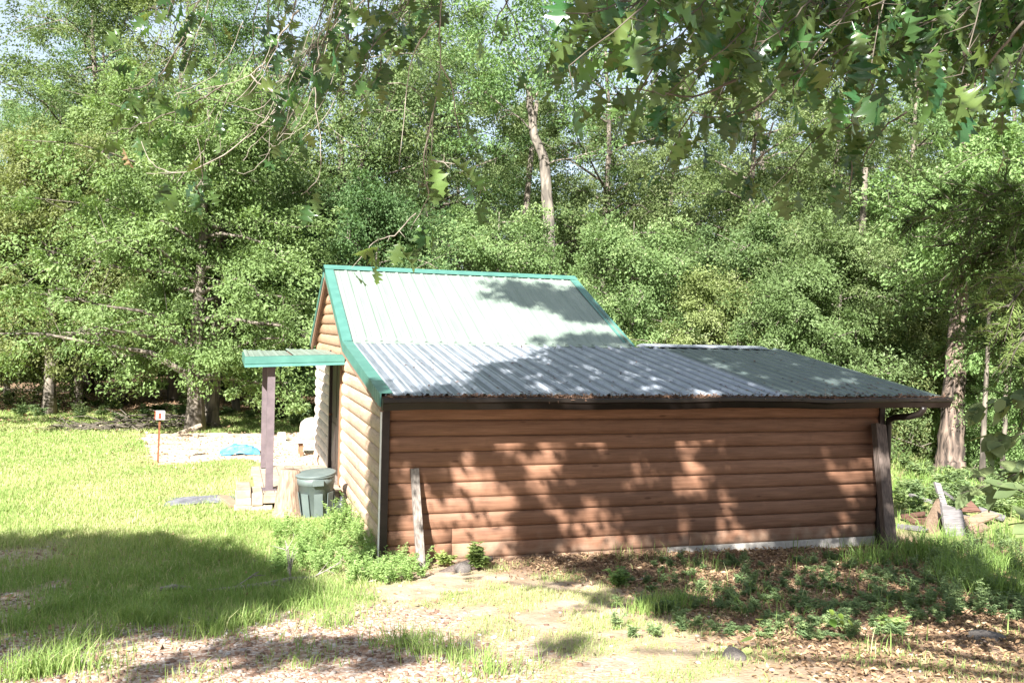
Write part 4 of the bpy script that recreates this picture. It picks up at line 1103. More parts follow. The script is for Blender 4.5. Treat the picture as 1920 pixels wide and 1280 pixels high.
WG = 'forest trees behind the cabin'
oakp = (lambda t: (1 - .55 * t) if t > .25 else .75 + t)
oak = make_tree('oak_tree', 11, 9.2, 4.3, 1.55, 46, 15, 132, .110, .23, M_OAKL, M_BARK, 'big bright green oak with low spreading boughs at the lawn edge left of the cabin', loc=(-2.48, 13.6, -.15), skew=(-.45, -.2), prof=oakp, spray=.56, up=.3)
oak2 = make_tree('oak_tree', 12, 8.6, 4.2, 2.0, 38, 13, 130, .11, .18, M_OAKL, M_BARK, 'bright green oak filling the far left edge of the lawn', loc=gp(95, 25.5), prof=oakp, spray=.62, up=.3)
tall = make_tree('forest_tree', 21, 15.5, 3.6, 4.0, 36, 11, 125, .115, .19, M_LEAF, M_BARK, 'tall green tree rising right behind the left end of the roof ridge', loc=gp(640, 27), spray=.70, gap=.08, dead=True)
slim = make_tree('forest_tree', 22, 17.0, 2.8, 6.0, 32, 10, 110, .115, .15, M_LEAF, M_BARK, 'slim tall tree with thin trunk above the galvanised lean-to roof', loc=gp(1400, 29), spray=.66, gap=.1)
bush = make_tree('understory_tree', 23, 6.2, 2.7, .6, 36, 12, 125, .092, .09, M_LEAF, M_BARKP, 'bushy light green young tree just behind the right slope of the main roof', loc=gp(1180, 23.5), spray=.50, prof=lambda t: .95 - .55 * t ** 2, dead=True)
bush2 = make_tree('understory_tree', 24, 4.6, 2.2, .4, 26, 11, 120, .088, .07, M_OAKL, M_BARK, 'low pale green sapling crown just above the small ridge cap', loc=gp(1330, 22.5), spray=.46, prof=lambda t: .95 - .6 * t ** 2)
print('tree protos done')

sapc = make_tree('understory_tree', 25, 7.4, 1.9, 4.4, 22, 11, 85, .11, .06, M_OAKL, M_BARK, 'slim leafy tree just right of and before the pine trunk', loc=gp(1850, 17.5), spray=.55, gap=.05, up=.5)
specs = [  # proto, px, depth, scale, label
    (oak2, 235, 29, 1.25, 'tall bright oak behind the big spreading oak at the left'),
    (tall, 165, 33, 1.15, 'tall tree at the far left beside the patch of open sky'),
    (tall, 330, 31, 1.05, 'tall tree whose top shows above the big left oak'),
    (bush, -70, 26, 1.1, 'bushy tree at the far left edge of the lawn'),
    (bush, 15, 31, 1.2, 'dark bushy tree behind the far left oak'),
    (slim, 480, 29, .92, 'slender tree between the big left oak and the cabin gable'),
    (bush, 540, 33, 1.1, 'dark bushy tree deep in the gap between the left oak and the porch roof'),
    (tall, 800, 30, 1.0, 'tall tree behind the left half of the main roof ridge'),
    (bush, 700, 25, 1.1, 'bushy tree showing right above the left part of the main ridge'),
    (bush2, 840, 23.5, 1.0, 'low pale bush top peeking over the middle of the main ridge'),
    (bush, 930, 24.5, 1.05, 'bushy tree showing above the right part of the main ridge'),
    (tall, 1130, 31, 1.0, 'tall tree right of the bare leaning trunk'),
    (bush, 1440, 24.5, 1.15, 'broad bushy tree above the right end of the small ridge cap'),
    (bush, 1570, 22, .98, 'bushy tree above the dark green end of the lean-to roof'),
    (bush2, 1500, 20.5, 1.0, 'low leafy sapling directly behind the lean-to right slope'),
    (tall, 1560, 30, .9, 'tall tree behind the lean-to right half with sky above it'),
    (bush, 1690, 23, .9, 'bushy tree between the lean-to end and the pine trunk'),
    (bush2, 1700, 21.5, .8, 'low shrub at the right end of the gutter left of the pine'),
    (bush, 1870, 22, 1.0, 'bushy tree just right of the pine trunk'),
    (bush2, 1935, 18.5, .7, 'dark low shrub at the right edge beyond the scrap heap'),
    (slim, 1700, 31, .95, 'slim tall tree left of the pine trunk top'),
    (tall, 1900, 30, 1.0, 'tall tree at the far right behind the pine'),
]
for k, (pr_, px, d, s, lab) in enumerate(specs):
    dup(pr_, gp(px, d), k * 2.4 + .7, (s, s, s * (1 + .06 * ((k * 7) % 3 - 1))), lab, WG)
k = 0
for d, st, off in ((36, 150, 0), (43, 130, 60), (52, 120, 20)):
    for px in range(-120 + off, 2100, st):
        k += 1; pr_ = (tall, bush, tall, slim, bush)[k % 5] if d < 50 else (tall, bush)[k % 2]
        s = (1.0 + .1 * ((k * 5) % 4 - 1.5)) * (1.0 if pr_ is not bush else 1.5)
        if d < 40 and pr_ is tall: s *= .85
        if px < 70 and d < 50 and pr_ is not bush: continue
        dup(pr_, gp(px + (k * 37) % 50, d + (k * 13) % 5), k * 1.7, (s, s, s), 'forest tree standing deep in the woods behind the front trees', 'trees deep in the woods')
for (px, d, s) in ((60, 38, 1.1), (300, 37, .9), (560, 36, 1.0), (150, 36, .8), (430, 38, .9), (1800, 33, 1.2), (1640, 34, 1.1), (1740, 28, .9), (1300, 32, 1.2)):
    dup(bush2, gp(px, d), px, (s, s, s * .8), 'low leafy shrub in the dark wood under the tall trees', 'shrubs under the trees')

# second trunk beside the big oak, bare leaning tree, pine
def trunk_thing(name, label, P, R, mat, sides=14, seed=1, rough=.1, cat='tree'):
    P = np.array(P, float); root = thing(name, label, cat, P[0]); T = Geo()
    u = np.linspace(0, len(P) - 1, (len(P) - 1) * 5 + 1); Q = np.stack([np.interp(u, np.arange(len(P)), P[:, i]) for i in range(3)], 1); rr = np.interp(u, np.arange(len(P)), R)
    r_ = np.random.default_rng(seed); Q[1:-1] += r_.normal(0, .012, (len(Q) - 2, 3)); T.tube(Q - P[0], rr, sides, rough=rough, seed=seed)
    link('trunk', T.mesh('trunk', mat, True), root); return root


def crown(root, pts, nleaf, s, llen, mleaf, seed, flat=.45):
    r_ = np.random.default_rng(seed); pts = np.array(pts) - np.array(root.location); m_ = len(pts); n = m_ * nleaf; ci = np.repeat(np.arange(m_), nleaf)
    q = r_.normal(0, 1, (n, 3)); q /= np.linalg.norm(q, axis=1)[:, None]; q *= (r_.random(n) ** .5)[:, None]
    P = pts[ci] + q * (s * r_.uniform(.6, 1.2, m_))[ci][:, None] * (1, 1, flat)
    A = Geo(); A.leaves(P, q + r_.normal(0, .6, (n, 3)) + (0, 0, -.2), np.tile([0, 0, 1.], (n, 1)) + r_.normal(0, .5, (n, 3)), llen * r_.uniform(.7, 1.3, n), .5, tint=np.clip(.45 + r_.normal(0, .13, m_)[ci] + r_.normal(0, .15, n), 0, 1))
    return tag(link('crown', A.mesh('crown', mleaf), root), kind='stuff')


b = ground_at(397, 800)
t2 = trunk_thing('oak_tree', 'slimmer dark trunk standing close right of the big left oak', [b - (0, 0, .1), b + (0, 0, .3), b + (.05, 0, 2.0), b + (.2, .1, 5.5)], [.26, .19, .16, .10], M_BARK, seed=2)
crown(t2, [b + np.array([rng.normal(.2, 1.2), rng.normal(.2, 1.2), rng.uniform(3.2, 7)]) for k in range(60)], 90, .6, .13, M_LEAF, 33)
lt = trunk_thing('dead_topped_tree', 'leaning bare trunk with broken top above the middle of the main roof', [at(1036, 700, 25.6) - (0, 0, 1.3), at(1033, 560, 25.6), at(1030, 420, 25.6), at(1020, 300, 25.6), at(1000, 250, 25.5), at(991, 165, 25.5)], [.22, .19, .165, .14, .12, .08], M_BARKP, seed=6, rough=.14)
g = Geo(); r_ = np.random.default_rng(15); o0 = np.array(lt.location)
for (px, py, dx) in ((1000, 250, (-.9, -.2, .9)), (992, 200, (.8, -.3, .9)), (1022, 310, (1, -.3, .5)), (1032, 430, (-1, -.5, -.2)), (990, 175, (-.5, 0, 1))):
    g = Geo(); branchy(at(px, py, 25.5) - o0, dx, 1.4, .03, 2, g, r_, .02, 3); link('limb', g.mesh('limb', M_BARKP, True), lt)
crown(lt, [q_ for q_ in [at(rng.normal(985, 80), rng.uniform(-60, 290), 25.3 + rng.normal(0, .9)) for k in range(120)] if not (abs((q_ - at(1008, 330, 25.5)) @ RT) < .75 and q_[1] < 14.9 and q_[2] < 9.2)], 85, .6, .12, M_LEAF, 41)
pb = np.array([12.88, 5.11, -.25])
pine = trunk_thing('pine_tree', 'stout reddish pine trunk with rough bark right of the cabin', [pb, pb + (.0, 0, .35), pb + (.02, 0, 1.6), pb + (.12, .02, 3.6), pb + (.22, .05, 6.5), pb + (.2, .1, 12), pb + (.3, .1, 16)], [.38, .275, .22, .17, .14, .11, .07], M_PINE, 18, seed=9, rough=.12)
veil = trunk_thing('understory_tree', 'thin sapling whose light leaves veil the middle of the pine trunk', [pb + (.15, -1.2, 0), pb + (.2, -1.2, 2), pb + (.1, -1.1, 5.8)], [.05, .04, .02], M_BARK, 8, seed=31)
crown(veil, [pb + np.array([rng.normal(.3, .75), -1.1 + rng.normal(0, .35), rng.uniform(2.3, 6.4)]) for k in range(66)], 95, .42, .09, M_OAKL, 47)
crown(pine, [pb + np.array([rng.normal(.2, 1.5), rng.normal(0, 1.5), rng.uniform(9, 16)]) for k in range(90)], 70, .55, .16, M_CEDAR, 43)
for (px, d, r0, H, mat, lab) in ((655, 26, .15, 9, M_BARKP, 'pale straight trunk showing through leaves above the left roof ridge'), (1612, 27, .17, 8, M_BARK, 'dark forked trunk in the leaves above the lean-to right end'), (150, 27, .13, 6, M_BARK, 'dark thin trunk under the far left oak'),
                            (445, 27.5, .12, 6, M_BARKP, 'thin pale trunk in the dark wood left of the porch post'), (985, 28, .14, 10, M_BARK, 'dark curved trunk behind the bare leaning tree')):
    b = np.array(gp(px, d)); t = trunk_thing('forest_tree', lab, [b - (0, 0, .2), b + (0, 0, .6), b + (rng.normal(0, .15), 0, H * .5), b + (rng.normal(0, .4), 0, H)], [r0 * 1.3, r0, r0 * .8, r0 * .45], mat, 10, seed=px)
    crown(t, [b + np.array([rng.normal(0, 1.3), rng.normal(.5, 1.2), rng.uniform(H * .6, H * 1.25)]) for k in range(45)], 80, .6, .13, M_LEAF, px)

# ------------------------------------------------------------------ the overhanging oak behind and above the camera, whose leaves dapple the wall
def shade_wall(x, z):
    f = .45 * fbm(x * 1.5 + 3 + z * .5, z * 1.3, 91) + .55 * fbm(x * 4.6 + z, z * 3.0, 95)
    b = .03 + .02 * sst(3.4, 5.4, x) - .07 * sst(3.0, .4, x) * sst(1.0, .5, z) - .05 * sst(.35, -.05, z) * sst(5.2, 4, x) + .03 * sst(1.0, 1.4, z)
    return sst(.535, .58, f + b)


def shade_roof(x, y):
    edge = -.25 + 1.15 * np.clip(x - .3, 0, 9) + .9 * (fbm(x * 2, y * 2, 97) - .5)    # lit beyond this line
    d = sst(.25, -.25, y - edge) * (.62 + .33 * sst(3.8, 5.4, x))
    n = fbm(x * 1.2 + y * .4, y * 2.6, 98)
    return np.clip(d + .9 * (n - .5) * (d > .05), 0, 1) * (x > .1)


def shade_main(x, y):
    c = np.exp(-((x - 3.7 + .25 * (y - 5)) / .75) ** 2 - ((y - 5.0) / .45) ** 2) + .9 * np.exp(-((x - 4.1) / .5) ** 2 - ((y - 4.3) / .25) ** 2) + .8 * np.exp(-((x - 3.9) / .7) ** 2 - ((y - 3.3) / .15) ** 2)
    return np.clip(c * 1.3 - .1 + .6 * (fbm(x * 3, y * 3, 99) - .5) * (c > .1), 0, 1)


def shade_ground(x, y):
    n = fbm(x * .9, y * .9, 101)
    d = sst(1.2, 2.6, x + .5 * (n - .5)) * sst(-3.9, -3.1, y + .9 * (n - .5)) * sst(7.2, 6.4, x) * .72
    d = np.maximum(d, .55 * np.exp(-((y + 3.6 + .12 * x) / .35) ** 2) * sst(-2.6, -1.5, x) * sst(1.2, .2, x))
    return np.clip(d + .9 * (fbm(x * 2.1, y * 2.1, 103) - .5) * (d > .1), 0, 1)


def back(T, lo, hi):
    t = rng.uniform(lo, hi, len(T))[:, None]; return T - SUN * t


TG = []
n = 780; x = rng.uniform(.0, 6.9, n); z = rng.uniform(-.1, 1.55, n); k_ = rng.random(n) < shade_wall(x, z); TG.append(back(np.stack([x, 0 * x, z], 1)[k_], 5.2, 8.5))
n = 900; x = rng.uniform(0, 7.4, n); y = rng.uniform(-.43, 3.1, n); k_ = rng.random(n) < shade_roof(x, y); TG.append(back(np.stack([x, y, roof_z(y)], 1)[k_], 5.6, 8.8))
n = 420; x = rng.uniform(2.2, 4.7, n); y = rng.uniform(3.1, 5.8, n); k_ = rng.random(n) < shade_main(x, y); TG.append(back(np.stack([x, y, ZB + (y - YB) * .457], 1)[k_], 7.2, 9.5))
n = 2000; x = rng.uniform(-3, 8, n); y = rng.uniform(-5.5, -.1, n); k_ = (rng.random(n) < shade_ground(x, y)) & ~((x > 2.6) & (y < -.5) & (rng.random(n) < .78)); TG.append(back(np.stack([x, y, ground_z(x, y)], 1)[k_], 5.2, 8.5))
n = 110; y = .05 + .75 * rng.random(n) ** 1.3; z = rng.uniform(.0, 1.7, n); TG.append(back(np.stack([0 * y, y, z], 1), 5.5, 8))
TG = np.concatenate(TG)  # clumps set back along the sun, shaping the crown to the shade maps
uu = (TG - CAM) @ FW; vv = ((TG - CAM) @ UP) / np.maximum(uu, .1) * F_PX
TG = TG[~((uu > 0) & (vv < 720) & (abs((TG - CAM) @ RT / np.maximum(uu, .1) * F_PX) < 1050))]
print('oak clumps', len(TG))
OB = np.array([-.2, -13.6, 1.0])
big = thing('overhanging_oak', 'large oak whose lobed leaves and twigs hang across the top of the view', 'tree', OB)
T = Geo(); T.tube(np.array([(0, 0, -.6), (0, 0, .5), (.1, .3, 2.2), (.0, .8, 4.2), (-.3, 1.6, 6.5), (-.5, 2.4, 9)]), [.62, .46, .40, .34, .24, .10], 14, rough=.12, seed=2)
ends = []
for k in range(16):
    az = k * 2.4; h = rng.uniform(2.8, 6.5); L = rng.uniform(3.5, 6); d = np.array([math.cos(az), math.sin(az) + .4, .35]); P0 = np.array([-.1, .5 + .25 * (h - 2), h])
    q = np.linspace(0, 1, 6); B = P0 + d * (L * q)[:, None] + np.stack([0 * q, 0 * q, -.12 * L * q ** 2], 1); T.tube(B, np.linspace(.065, .02, 6), 6, cap=False)
link('trunk', T.mesh('trunk', M_BARK, True), big)
n = len(TG) * 34; ci = np.repeat(np.arange(len(TG)), 34)
q = rng.normal(0, .10, (n, 3)) * np.repeat(rng.uniform(.35, 1.15, len(TG)), 34)[:, None]; Pl = TG[ci] + q - OB
A = Geo(); A.leaves(Pl, rng.normal(0, 1, (n, 3)) + (0, 0, -.5), rng.normal(0, .6, (n, 3)) - SUN * .8, rng.uniform(.10, .19, n), .6, tint=rng.random(n))
tag(link('crown', A.mesh('crown', M_FORE), big), kind='stuff')

# lobed leaf for the hanging branches
LOBE = [(0, .0), (.06, .012), (.13, .05), (.20, .17), (.235, .21), (.26, .11), (.32, .065), (.40, .20), (.47, .36), (.50, .40), (.535, .25), (.58, .10), (.66, .20), (.73, .30), (.755, .32), (.775, .16), (.83, .07), (.89, .13), (.915, .14), (.94, .05), (1, 0)]
def lobed(seed, curl=.5, droop=.5):
    r_ = np.random.default_rng(seed); V = []; F = []
    n = len(LOBE)
    for s in (0, 1, -1):
        for i, (a, b) in enumerate(LOBE):
            bb = 0 if s == 0 else s * b * r_.uniform(.85, 1.15); aa = a + (0 if s == 0 else r_.normal(0, .012))
            V.append((aa, bb, curl * bb * bb * 1.6 + .10 * abs(bb) - droop * a * a * .5 + .03 * math.sin(a * 6 + seed + s)))
    F = [(i, i + 1, n + i + 1, n + i) for i in range(n - 1)] + [(i + 1, i, 2 * n + i, 2 * n + i + 1) for i in range(n - 1)]
    # petiole
    V += [(-.28, .006, .03), (-.28, -.006, .03), (.02, .008, 0), (.02, -.008, 0)]; F.append((3 * n, 3 * n + 1, 3 * n + 3, 3 * n + 2))
    return np.array(V), F
LOBES = [lobed(s, c, d) for s, c, d in ((1, .3, .4), (2, -.3, .6), (3, .7, .3), (4, .1, .9), (5, -.5, .5), (6, .5, .7))]
LMESH = []
for t_ in (.15, .45, .7, .92):
    for (V, F) in LOBES: LMESH.append(Geo().add(V, F, 0, t_).mesh('leaf', M_FORE, True))
BROWN = [Geo().add(V, F, 0, .45).mesh('leaf', M_DEAD, True) for (V, F) in LOBES[1:4]]

hang = []       # (position, direction, size, brown?)
tw = Geo(); twp = Geo(); r_ = np.random.default_rng(77)


def twig(pxs, d0, d1, r0, pale, leafn, lsize=(.09, .145), spread=.07, brown=0.0):
    """a hanging twig through picture positions at depth d0..d1"""
    K = len(pxs); P = np.array([at(a, b, d0 + (d1 - d0) * i / (K - 1)) for i, (a, b) in enumerate(pxs)]); 
    u = np.linspace(0, K - 1, (K - 1) * 4 + 1); Pe = np.concatenate([[2 * P[0] - P[1]], P, [2 * P[-1] - P[-2]]]); k0 = np.minimum(u.astype(int), K - 2); f = (u - k0)[:, None]; a_, b_, c_, d_ = Pe[k0], Pe[k0 + 1], Pe[k0 + 2], Pe[k0 + 3]; Q = .5 * (2 * b_ + (c_ - a_) * f + (2 * a_ - 5 * b_ + 4 * c_ - d_) * f ** 2 + (3 * b_ - a_ - 3 * c_ + d_) * f ** 3); Q[1:-1] += r_.normal(0, .004, (len(Q) - 2, 3)); r0 = r0 * (.62 if pale else .8)
    (twp if pale else tw).tube(Q - OB, np.linspace(r0, max(.0015, r0 * .35), len(Q)), 5, cap=False)
    for j in range(leafn):
        i = r_.integers(len(Q) // 4, len(Q)); c = Q[i] + r_.normal(0, spread * .5, 3); d = (Q[-1] - Q[0]); d = d / np.linalg.norm(d) * .5 + r_.normal(0, .55, 3) + (0, 0, -.75)
        (twp if pale else tw).tube([Q[i] - OB, c - OB], [.002, .0012], 3, cap=False)
        hang.append((c, d / np.linalg.norm(d), r_.uniform(*lsize), r_.random() < brown))


# right: dense leafy sprays, from the top edge downward and to the left
for k in range(150):
    px = 1130 + 830 * r_.random() ** .8; top = -60; lim = np.interp(px, [1090, 1200, 1300, 1450, 1600, 1700, 1800, 1960], [150, 205, 270, 290, 285, 230, 215, 250])
    d = r_.uniform(3.1, 5.6); y1 = r_.uniform(20, max(40, lim - 40 - 130 / d)); x1 = px - r_.uniform(20, 150); ym = r_.uniform(-50, y1 * .7)
    twig([(px + 90, top), (px + 40, (top + ym) / 2), (px, ym), (x1, y1)], d, d + r_.normal(0, .3), .006, False, int(r_.uniform(7, 14)))
for (p, d, n_) in (([(1380, 150), (1310, 180), (1240, 175), (1150, 165)], 3.3, 12), ([(1500, 130), (1420, 200), (1340, 220), (1270, 200)], 3.4, 14), ([(1920, 40), (1860, 110), (1840, 160), (1850, 210)], 3.1, 8), ([(1640, 150), (1600, 230), (1540, 250), (1470, 330)], 4.0, 14), ([(1700, 210), (1640, 260), (1610, 330)], 4.4, 8), ([(1600, 200), (1596, 300), (1594, 375)], 4.2, 2), ([(1960, 100), (1900, 170), (1860, 240)], 3.6, 9), ([(1450, 230), (1430, 290), (1400, 330)], 5.0, 10), ([(1300, 210), (1270, 260), (1240, 330)], 5.5, 10), ([(1230, 120), (1180, 190), (1140, 150)], 4.8, 8)):
    twig(p, d, d + .2, .007, False, n_, (.10, .155))
# left: sparse twiggy boughs and pale bare twigs
for k in range(40):
    px = r_.uniform(260, 800); lim = np.interp(px, [260, 330, 500, 700, 800], [190, 300, 330, 210, 130]); y1 = r_.uniform(10, lim); d = r_.uniform(4.0, 6.2)
    twig([(px + 60, -60), (px + 30, y1 * .3 - 20), (px + r_.normal(0, 25), y1 * .7), (px - r_.uniform(0, 70), y1)], d, d + r_.normal(0, .3), .004, r_.random() < .5, int(r_.uniform(2, 9)), (.10, .15))
for k in range(24):   # bare pale tangle
    px = r_.uniform(330, 700); y1 = r_.uniform(110, 330); d = r_.uniform(4.2, 5.6)
    twig([(px + 70, y1 - 110), (px + 40, y1 - 40), (px, y1), (px - r_.uniform(20, 70), y1 + r_.normal(0, 25))], d, d, .0028, True, 0)
for (p, d, n_, pale, r0) in (([(832, -20), (825, 60), (825, 120), (812, 210), (808, 300)], 4.0, 2, True, .0055), ([(818, 40), (780, 90), (765, 150), (748, 310)], 4.1, 1, True, .006), ([(825, 120), (848, 170), (862, 260)], 4.0, 1, True, .006), ([(812, 210), (795, 300), (800, 370), (770, 430)], 4.0, 6, True, .006), ([(780, 400), (740, 440), (700, 455), (680, 480)], 4.1, 9, True, .005), ([(808, 300), (860, 310), (905, 345)], 4.0, 8, True, .005),
                         ([(560, 20), (530, 60), (500, 110), (470, 140)], 4.4, 6, True, .010), ([(470, 140), (520, 190), (480, 240), (400, 300), (330, 322), (285, 305), (265, 265)], 4.4, 4, True, .007), ([(600, 60), (590, 150), (600, 260), (598, 330), (565, 365)], 4.6, 3, True, .006), ([(640, 20), (600, 80), (520, 120), (420, 160), (330, 175)], 4.8, 12, True, .007), ([(420, 160), (350, 200), (260, 235), (200, 250)], 4.9, 16, False, .006), ([(350, 60), (290, 150), (230, 170)], 5.0, 10, False, .006), ([(690, -20), (690, 40), (660, 110)], 4.6, 10, False, .007), ([(940, -20), (960, 30), (990, 110)], 4.6, 5, False, .006), ([(370, 260), (380, 330), (360, 360)], 4.9, 8, True, .005), ([(700, 150), (790, 180), (800, 330), (790, 350)], 5.2, 9, True, .005), ([(960, -10), (930, 40), (925, 80)], 5.2, 5, False, .006)):
    twig(p, d, d + .15, r0, pale, n_, (.10, .15), brown=.012)
link('dark_twigs', tw.mesh('dark_twigs', M_TWIGD, True), big); link('pale_twigs', twp.mesh('pale_twigs', M_TWIG, True), big)
order = sorted(range(len(hang)), key=lambda i: np.linalg.norm(hang[i][0] - CAM) / hang[i][2])
rest = Geo(); restb = Geo()
for rank, i in enumerate(order):
    c, d, s, br = hang[i]
    n0 = r_.normal(0, .8, 3) + (0, -.2, .5); y_ = np.cross(n0, d); y_ /= np.linalg.norm(y_); z_ = np.cross(d, y_)
    R3 = np.stack([d, y_, z_], 1)
    if rank < 290:
        me = BROWN[i % 3] if br and hang[i][0][0] < 0 else LMESH[r_.integers(len(LMESH))]
        o = link('leaf', me, big); o.matrix_local = Matrix.LocRotScale(Vector(c + d * s * .28 - OB), Matrix(R3.tolist()).to_quaternion(), Vector((s, s, s)))
    else:
        V, F = LOBES[i % 6]; (restb if br else rest).add((V * s) @ R3.T + c + d * s * .28 - OB, F, 0, float(r_.random()))
tag(link('foliage', rest.mesh('foliage', M_FORE, True), big), kind='stuff')
if restb.n: tag(link('dead_foliage', restb.mesh('dead_foliage', M_DEAD, True), big), kind='stuff')
print('hanging leaves', len(hang))

# dense tree behind the camera at the left, which shades the near lawn
LP = [(-8, 2.15), (-2.6, 2.05), (-1.65, 1.15), (-1.1, -.3), (-.92, -1.2), (-1.7, -2.6), (-3.2, -3.15), (-8, -4.2)]
n = 2600; x = rng.uniform(-8, -.8, n); y = rng.uniform(-4.3, 2.3, n); k_ = inpoly(x, y, LP); x, y = x[k_], y[k_]
# thin spots toward the near edge
k_ = rng.random(len(x)) < np.where(y < -1.9, .55, 1.0); x, y = x[k_], y[k_]
C = back(np.stack([x, y, ground_z(x, y)], 1), 6.0, 8.2)  # unseen crown clumps set back along the sun to cast the lawn shade
hb = np.array([-9.6, -8.6, float(ground_z(-9.6, -8.6))])
hol = thing('dense_evergreen', 'dense dark evergreen behind the view whose shadow lies on the near lawn', 'tree', hb)
T = Geo(); T.tube([(0, 0, -.3), (0, 0, .5), (.1, 0, 3), (.1, .1, 6)], [.35, .26, .2, .1], 10, rough=.1); link('trunk', T.mesh('trunk', M_BARK, True), hol)
n = len(C) * 16; ci = np.repeat(np.arange(len(C)), 16)
A = Geo(); A.leaves(C[ci] + rng.normal(0, .09, (n, 3)) - hb, rng.normal(0, 1, (n, 3)), rng.normal(0, .6, (n, 3)) - SUN, rng.uniform(.10, .18, n), .6, tint=rng.random(n) * .6)
tag(link('crown', A.mesh('crown', M_LEAF), hol), kind='stuff')

# ------------------------------------------------------------------ cedar boughs at the right edge
cbase = np.array([5.0, -4.9, float(ground_z(5.0, -4.9))])
ced = thing('cedar_tree', 'olive green cedar whose feathery boughs reach in from the right edge', 'tree', cbase)
T = Geo(); T.tube([(0, 0, -.2), (.02, 0, .8), (.05, 0, 2.5), (.0, 0, 5.5)], [.16, .13, .10, .03], 10, rough=.12)
A = Geo(); r_ = np.random.default_rng(5)


def cedar_bough(p0, p1, nsp, sl, tint, dens=26):
    p0, p1 = np.array(p0), np.array(p1); t = np.linspace(0, 1, 7); mid = np.stack([p0 + (p1 - p0) * a + np.array([0, 0, .10 * math.sin(a * 3.1) - .10 * a * a]) for a in t])
    T.tube(mid - cbase, np.linspace(.02, .004, 7), 5, cap=False)
    for k in range(nsp):
        u = r_.uniform(.15, 1.0); c = np.array([np.interp(u, t, mid[:, i]) for i in range(3)]); d = (p1 - p0) / np.linalg.norm(p1 - p0) * .6 + r_.normal(0, .6, 3) + (0, 0, -.25); d /= np.linalg.norm(d); L = sl * r_.uniform(.6, 1.25)
        T.tube([c - cbase, c + d * L * .5 - cbase - (0, 0, .01), c + d * L - cbase - (0, 0, .05)], [.004, .003, .0015], 3, cap=False)
        m_ = dens; v = r_.random(m_); side = np.cross(d, r_.normal(0, .4, 3) + (0, 0, 1)); side /= np.linalg.norm(side)
        sg_ = np.where(r_.random(m_) < .5, -1, 1)[:, None]
        B = c + d * (L * v)[:, None] + np.array([0, 0, -.05]) * (v ** 2)[:, None]
        D = d * .9 + side * sg_ * .75 + r_.normal(0, .25, (m_, 3)); ll = L * .30 * (1.1 - .6 * v)
        A.leaves(B - cbase, D, r_.normal(0, .5, (m_, 3)) + (0, 0, 1), ll, .16, tint=np.clip(tint + r_.normal(0, .14, m_), 0, 1), fold=.05)
        Dn = D / np.linalg.norm(D, axis=1)[:, None]
        for f in (.3, .5, .7):
            A.leaves(B + Dn * (ll * f)[:, None] - cbase, Dn + r_.normal(0, .6, (m_, 3)), r_.normal(0, .5, (m_, 3)) + (0, 0, 1), ll * .45, .2, tint=np.clip(tint + r_.normal(0, .14, m_), 0, 1), fold=.05)


for (px, py, d, px0, py0) in [(1740, 350, 6.6, 2050, 420), (1760, 400, 6.4, 2050, 420), (1790, 370, 6.2, 2060, 460), (1850, 340, 6.0, 2080, 420), (1730, 440, 6.8, 2060, 520), (1800, 460, 6.5, 2060, 520), (1860, 420, 6.1, 2080, 500), (1900, 470, 5.9, 2080, 560),
                          (1700, 390, 6.9, 2050, 480), (1770, 500, 6.7, 2070, 560), (1900, 380, 5.8, 2080, 460), (1870, 680, 6.2, 2080, 620), (1820, 640, 6.6, 2080, 600), (1910, 720, 6.0, 2080, 650), (1800, 560, 6.8, 2080, 580), (1780, 620, 7.0, 2080, 620), (1900, 350, 6.3, 2080, 380), (1840, 500, 6.3, 2080, 500)]:
    cedar_bough(at(px0, py0, d + .3), at(px, py, d), 32, .30, .34, 24)
for (px, py, d, px0, py0) in [(1850, 560, 4.6, 2060, 510), (1870, 600, 4.5, 2060, 530), (1890, 540, 4.5, 2060, 500), (1880, 520, 4.7, 2060, 490), (1905, 620, 4.4, 2060, 560)]:
    cedar_bough(at(px0, py0, d + .2), at(px, py, d), 22, .20, .85, 24)  # paler needle tint puts a sunlit patch into the colour of these boughs
link('trunk', T.mesh('trunk', M_TWIGD, True), ced); tag(link('crown', A.mesh('crown', M_CEDAR), ced), kind='stuff')

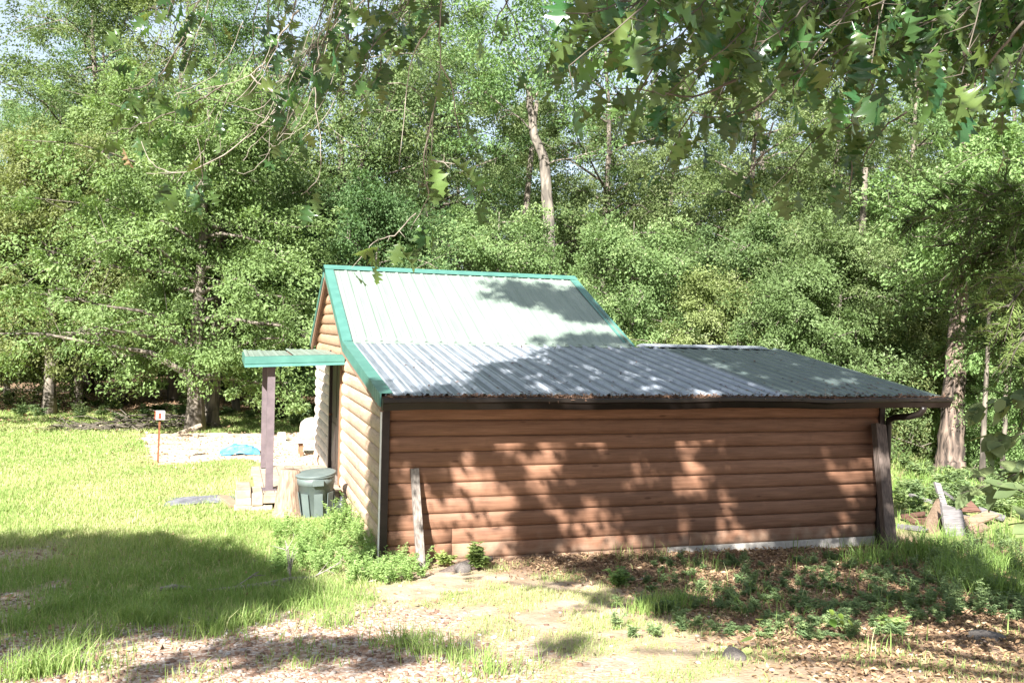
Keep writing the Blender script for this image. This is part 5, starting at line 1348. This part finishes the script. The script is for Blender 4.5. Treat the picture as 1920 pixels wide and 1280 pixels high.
# broad-leaved sapling reaching in at the right edge
sb = np.array([4.35, -5.3, float(ground_z(4.35, -5.3))])
sap = thing('sapling', 'dark green broad-leaved sapling branch reaching in low at the right edge', 'sapling', sb)
T = Geo(); T.tube([(0, 0, -.1), (.02, 0, .7), (0, .05, 1.5), (.05, .1, 2.3)], [.03, .025, .018, .006], 7)
A = Geo()
for (pts, d, n_) in (([(2060, 830), (1960, 860), (1880, 900), (1800, 925)], 5.6, 26), ([(2060, 700), (1960, 730), (1890, 750), (1820, 775)], 5.8, 26), ([(2060, 760), (1960, 800), (1890, 820), (1850, 835)], 5.8, 18), ([(2060, 1010), (1990, 960), (1930, 925), (1870, 905)], 5.4, 16), ([(2060, 1020), (1990, 985), (1920, 990)], 5.2, 10)):
    P = np.array([at(a, b, d) for a, b in pts]); T.tube(P - sb, np.linspace(.007, .002, len(P)), 5, cap=False)
    for k in range(n_):
        u = r_.uniform(.3, 1) * (len(P) - 1); c = np.array([np.interp(u, np.arange(len(P)), P[:, i]) for i in range(3)]) + r_.normal(0, .03, 3)
        dv = (P[-1] - P[0]); dv = dv / np.linalg.norm(dv) * .6 + r_.normal(0, .5, 3) + (0, 0, -.35); dv /= np.linalg.norm(dv); n0 = r_.normal(0, .4, 3) + (0, -.3, 1); y_ = np.cross(n0, dv); y_ /= np.linalg.norm(y_); z_ = np.cross(dv, y_)
        V, F = heart(r_.uniform(.09, .16)); V = np.array(V) * (1, .75, 1); A.add(V @ np.stack([dv, y_, z_], 1).T + c - sb, F, 0, float(r_.random()))
T.tube(np.array([(.03, .05, 1.6), (.3, .3, 1.9)]), .01, 5)
link('trunk', T.mesh('trunk', M_TWIGD, True), sap); tag(link('foliage', A.mesh('foliage', M_DARKW, True), sap), kind='stuff')
# things built in place: put each Empty at the base of its own parts
for o in list(bpy.data.objects):
    if o.type == 'EMPTY' and o is not cabin and o.location.length < 1e-6 and o.children and not o.parent:
        pts = [c.location + c.rotation_euler.to_matrix() @ Vector(v) for c in o.children for v in c.bound_box]
        lo = [min(p[i] for p in pts) for i in range(3)]; hi = [max(p[i] for p in pts) for i in range(3)]
        off = Vector(((lo[0] + hi[0]) / 2, (lo[1] + hi[1]) / 2, lo[2])); o.location = off
        for c in o.children: c.location -= off
print('objects', len(bpy.data.objects), 'tris', sum(len(m.loops) - 2 * len(m.polygons) for m in bpy.data.meshes))
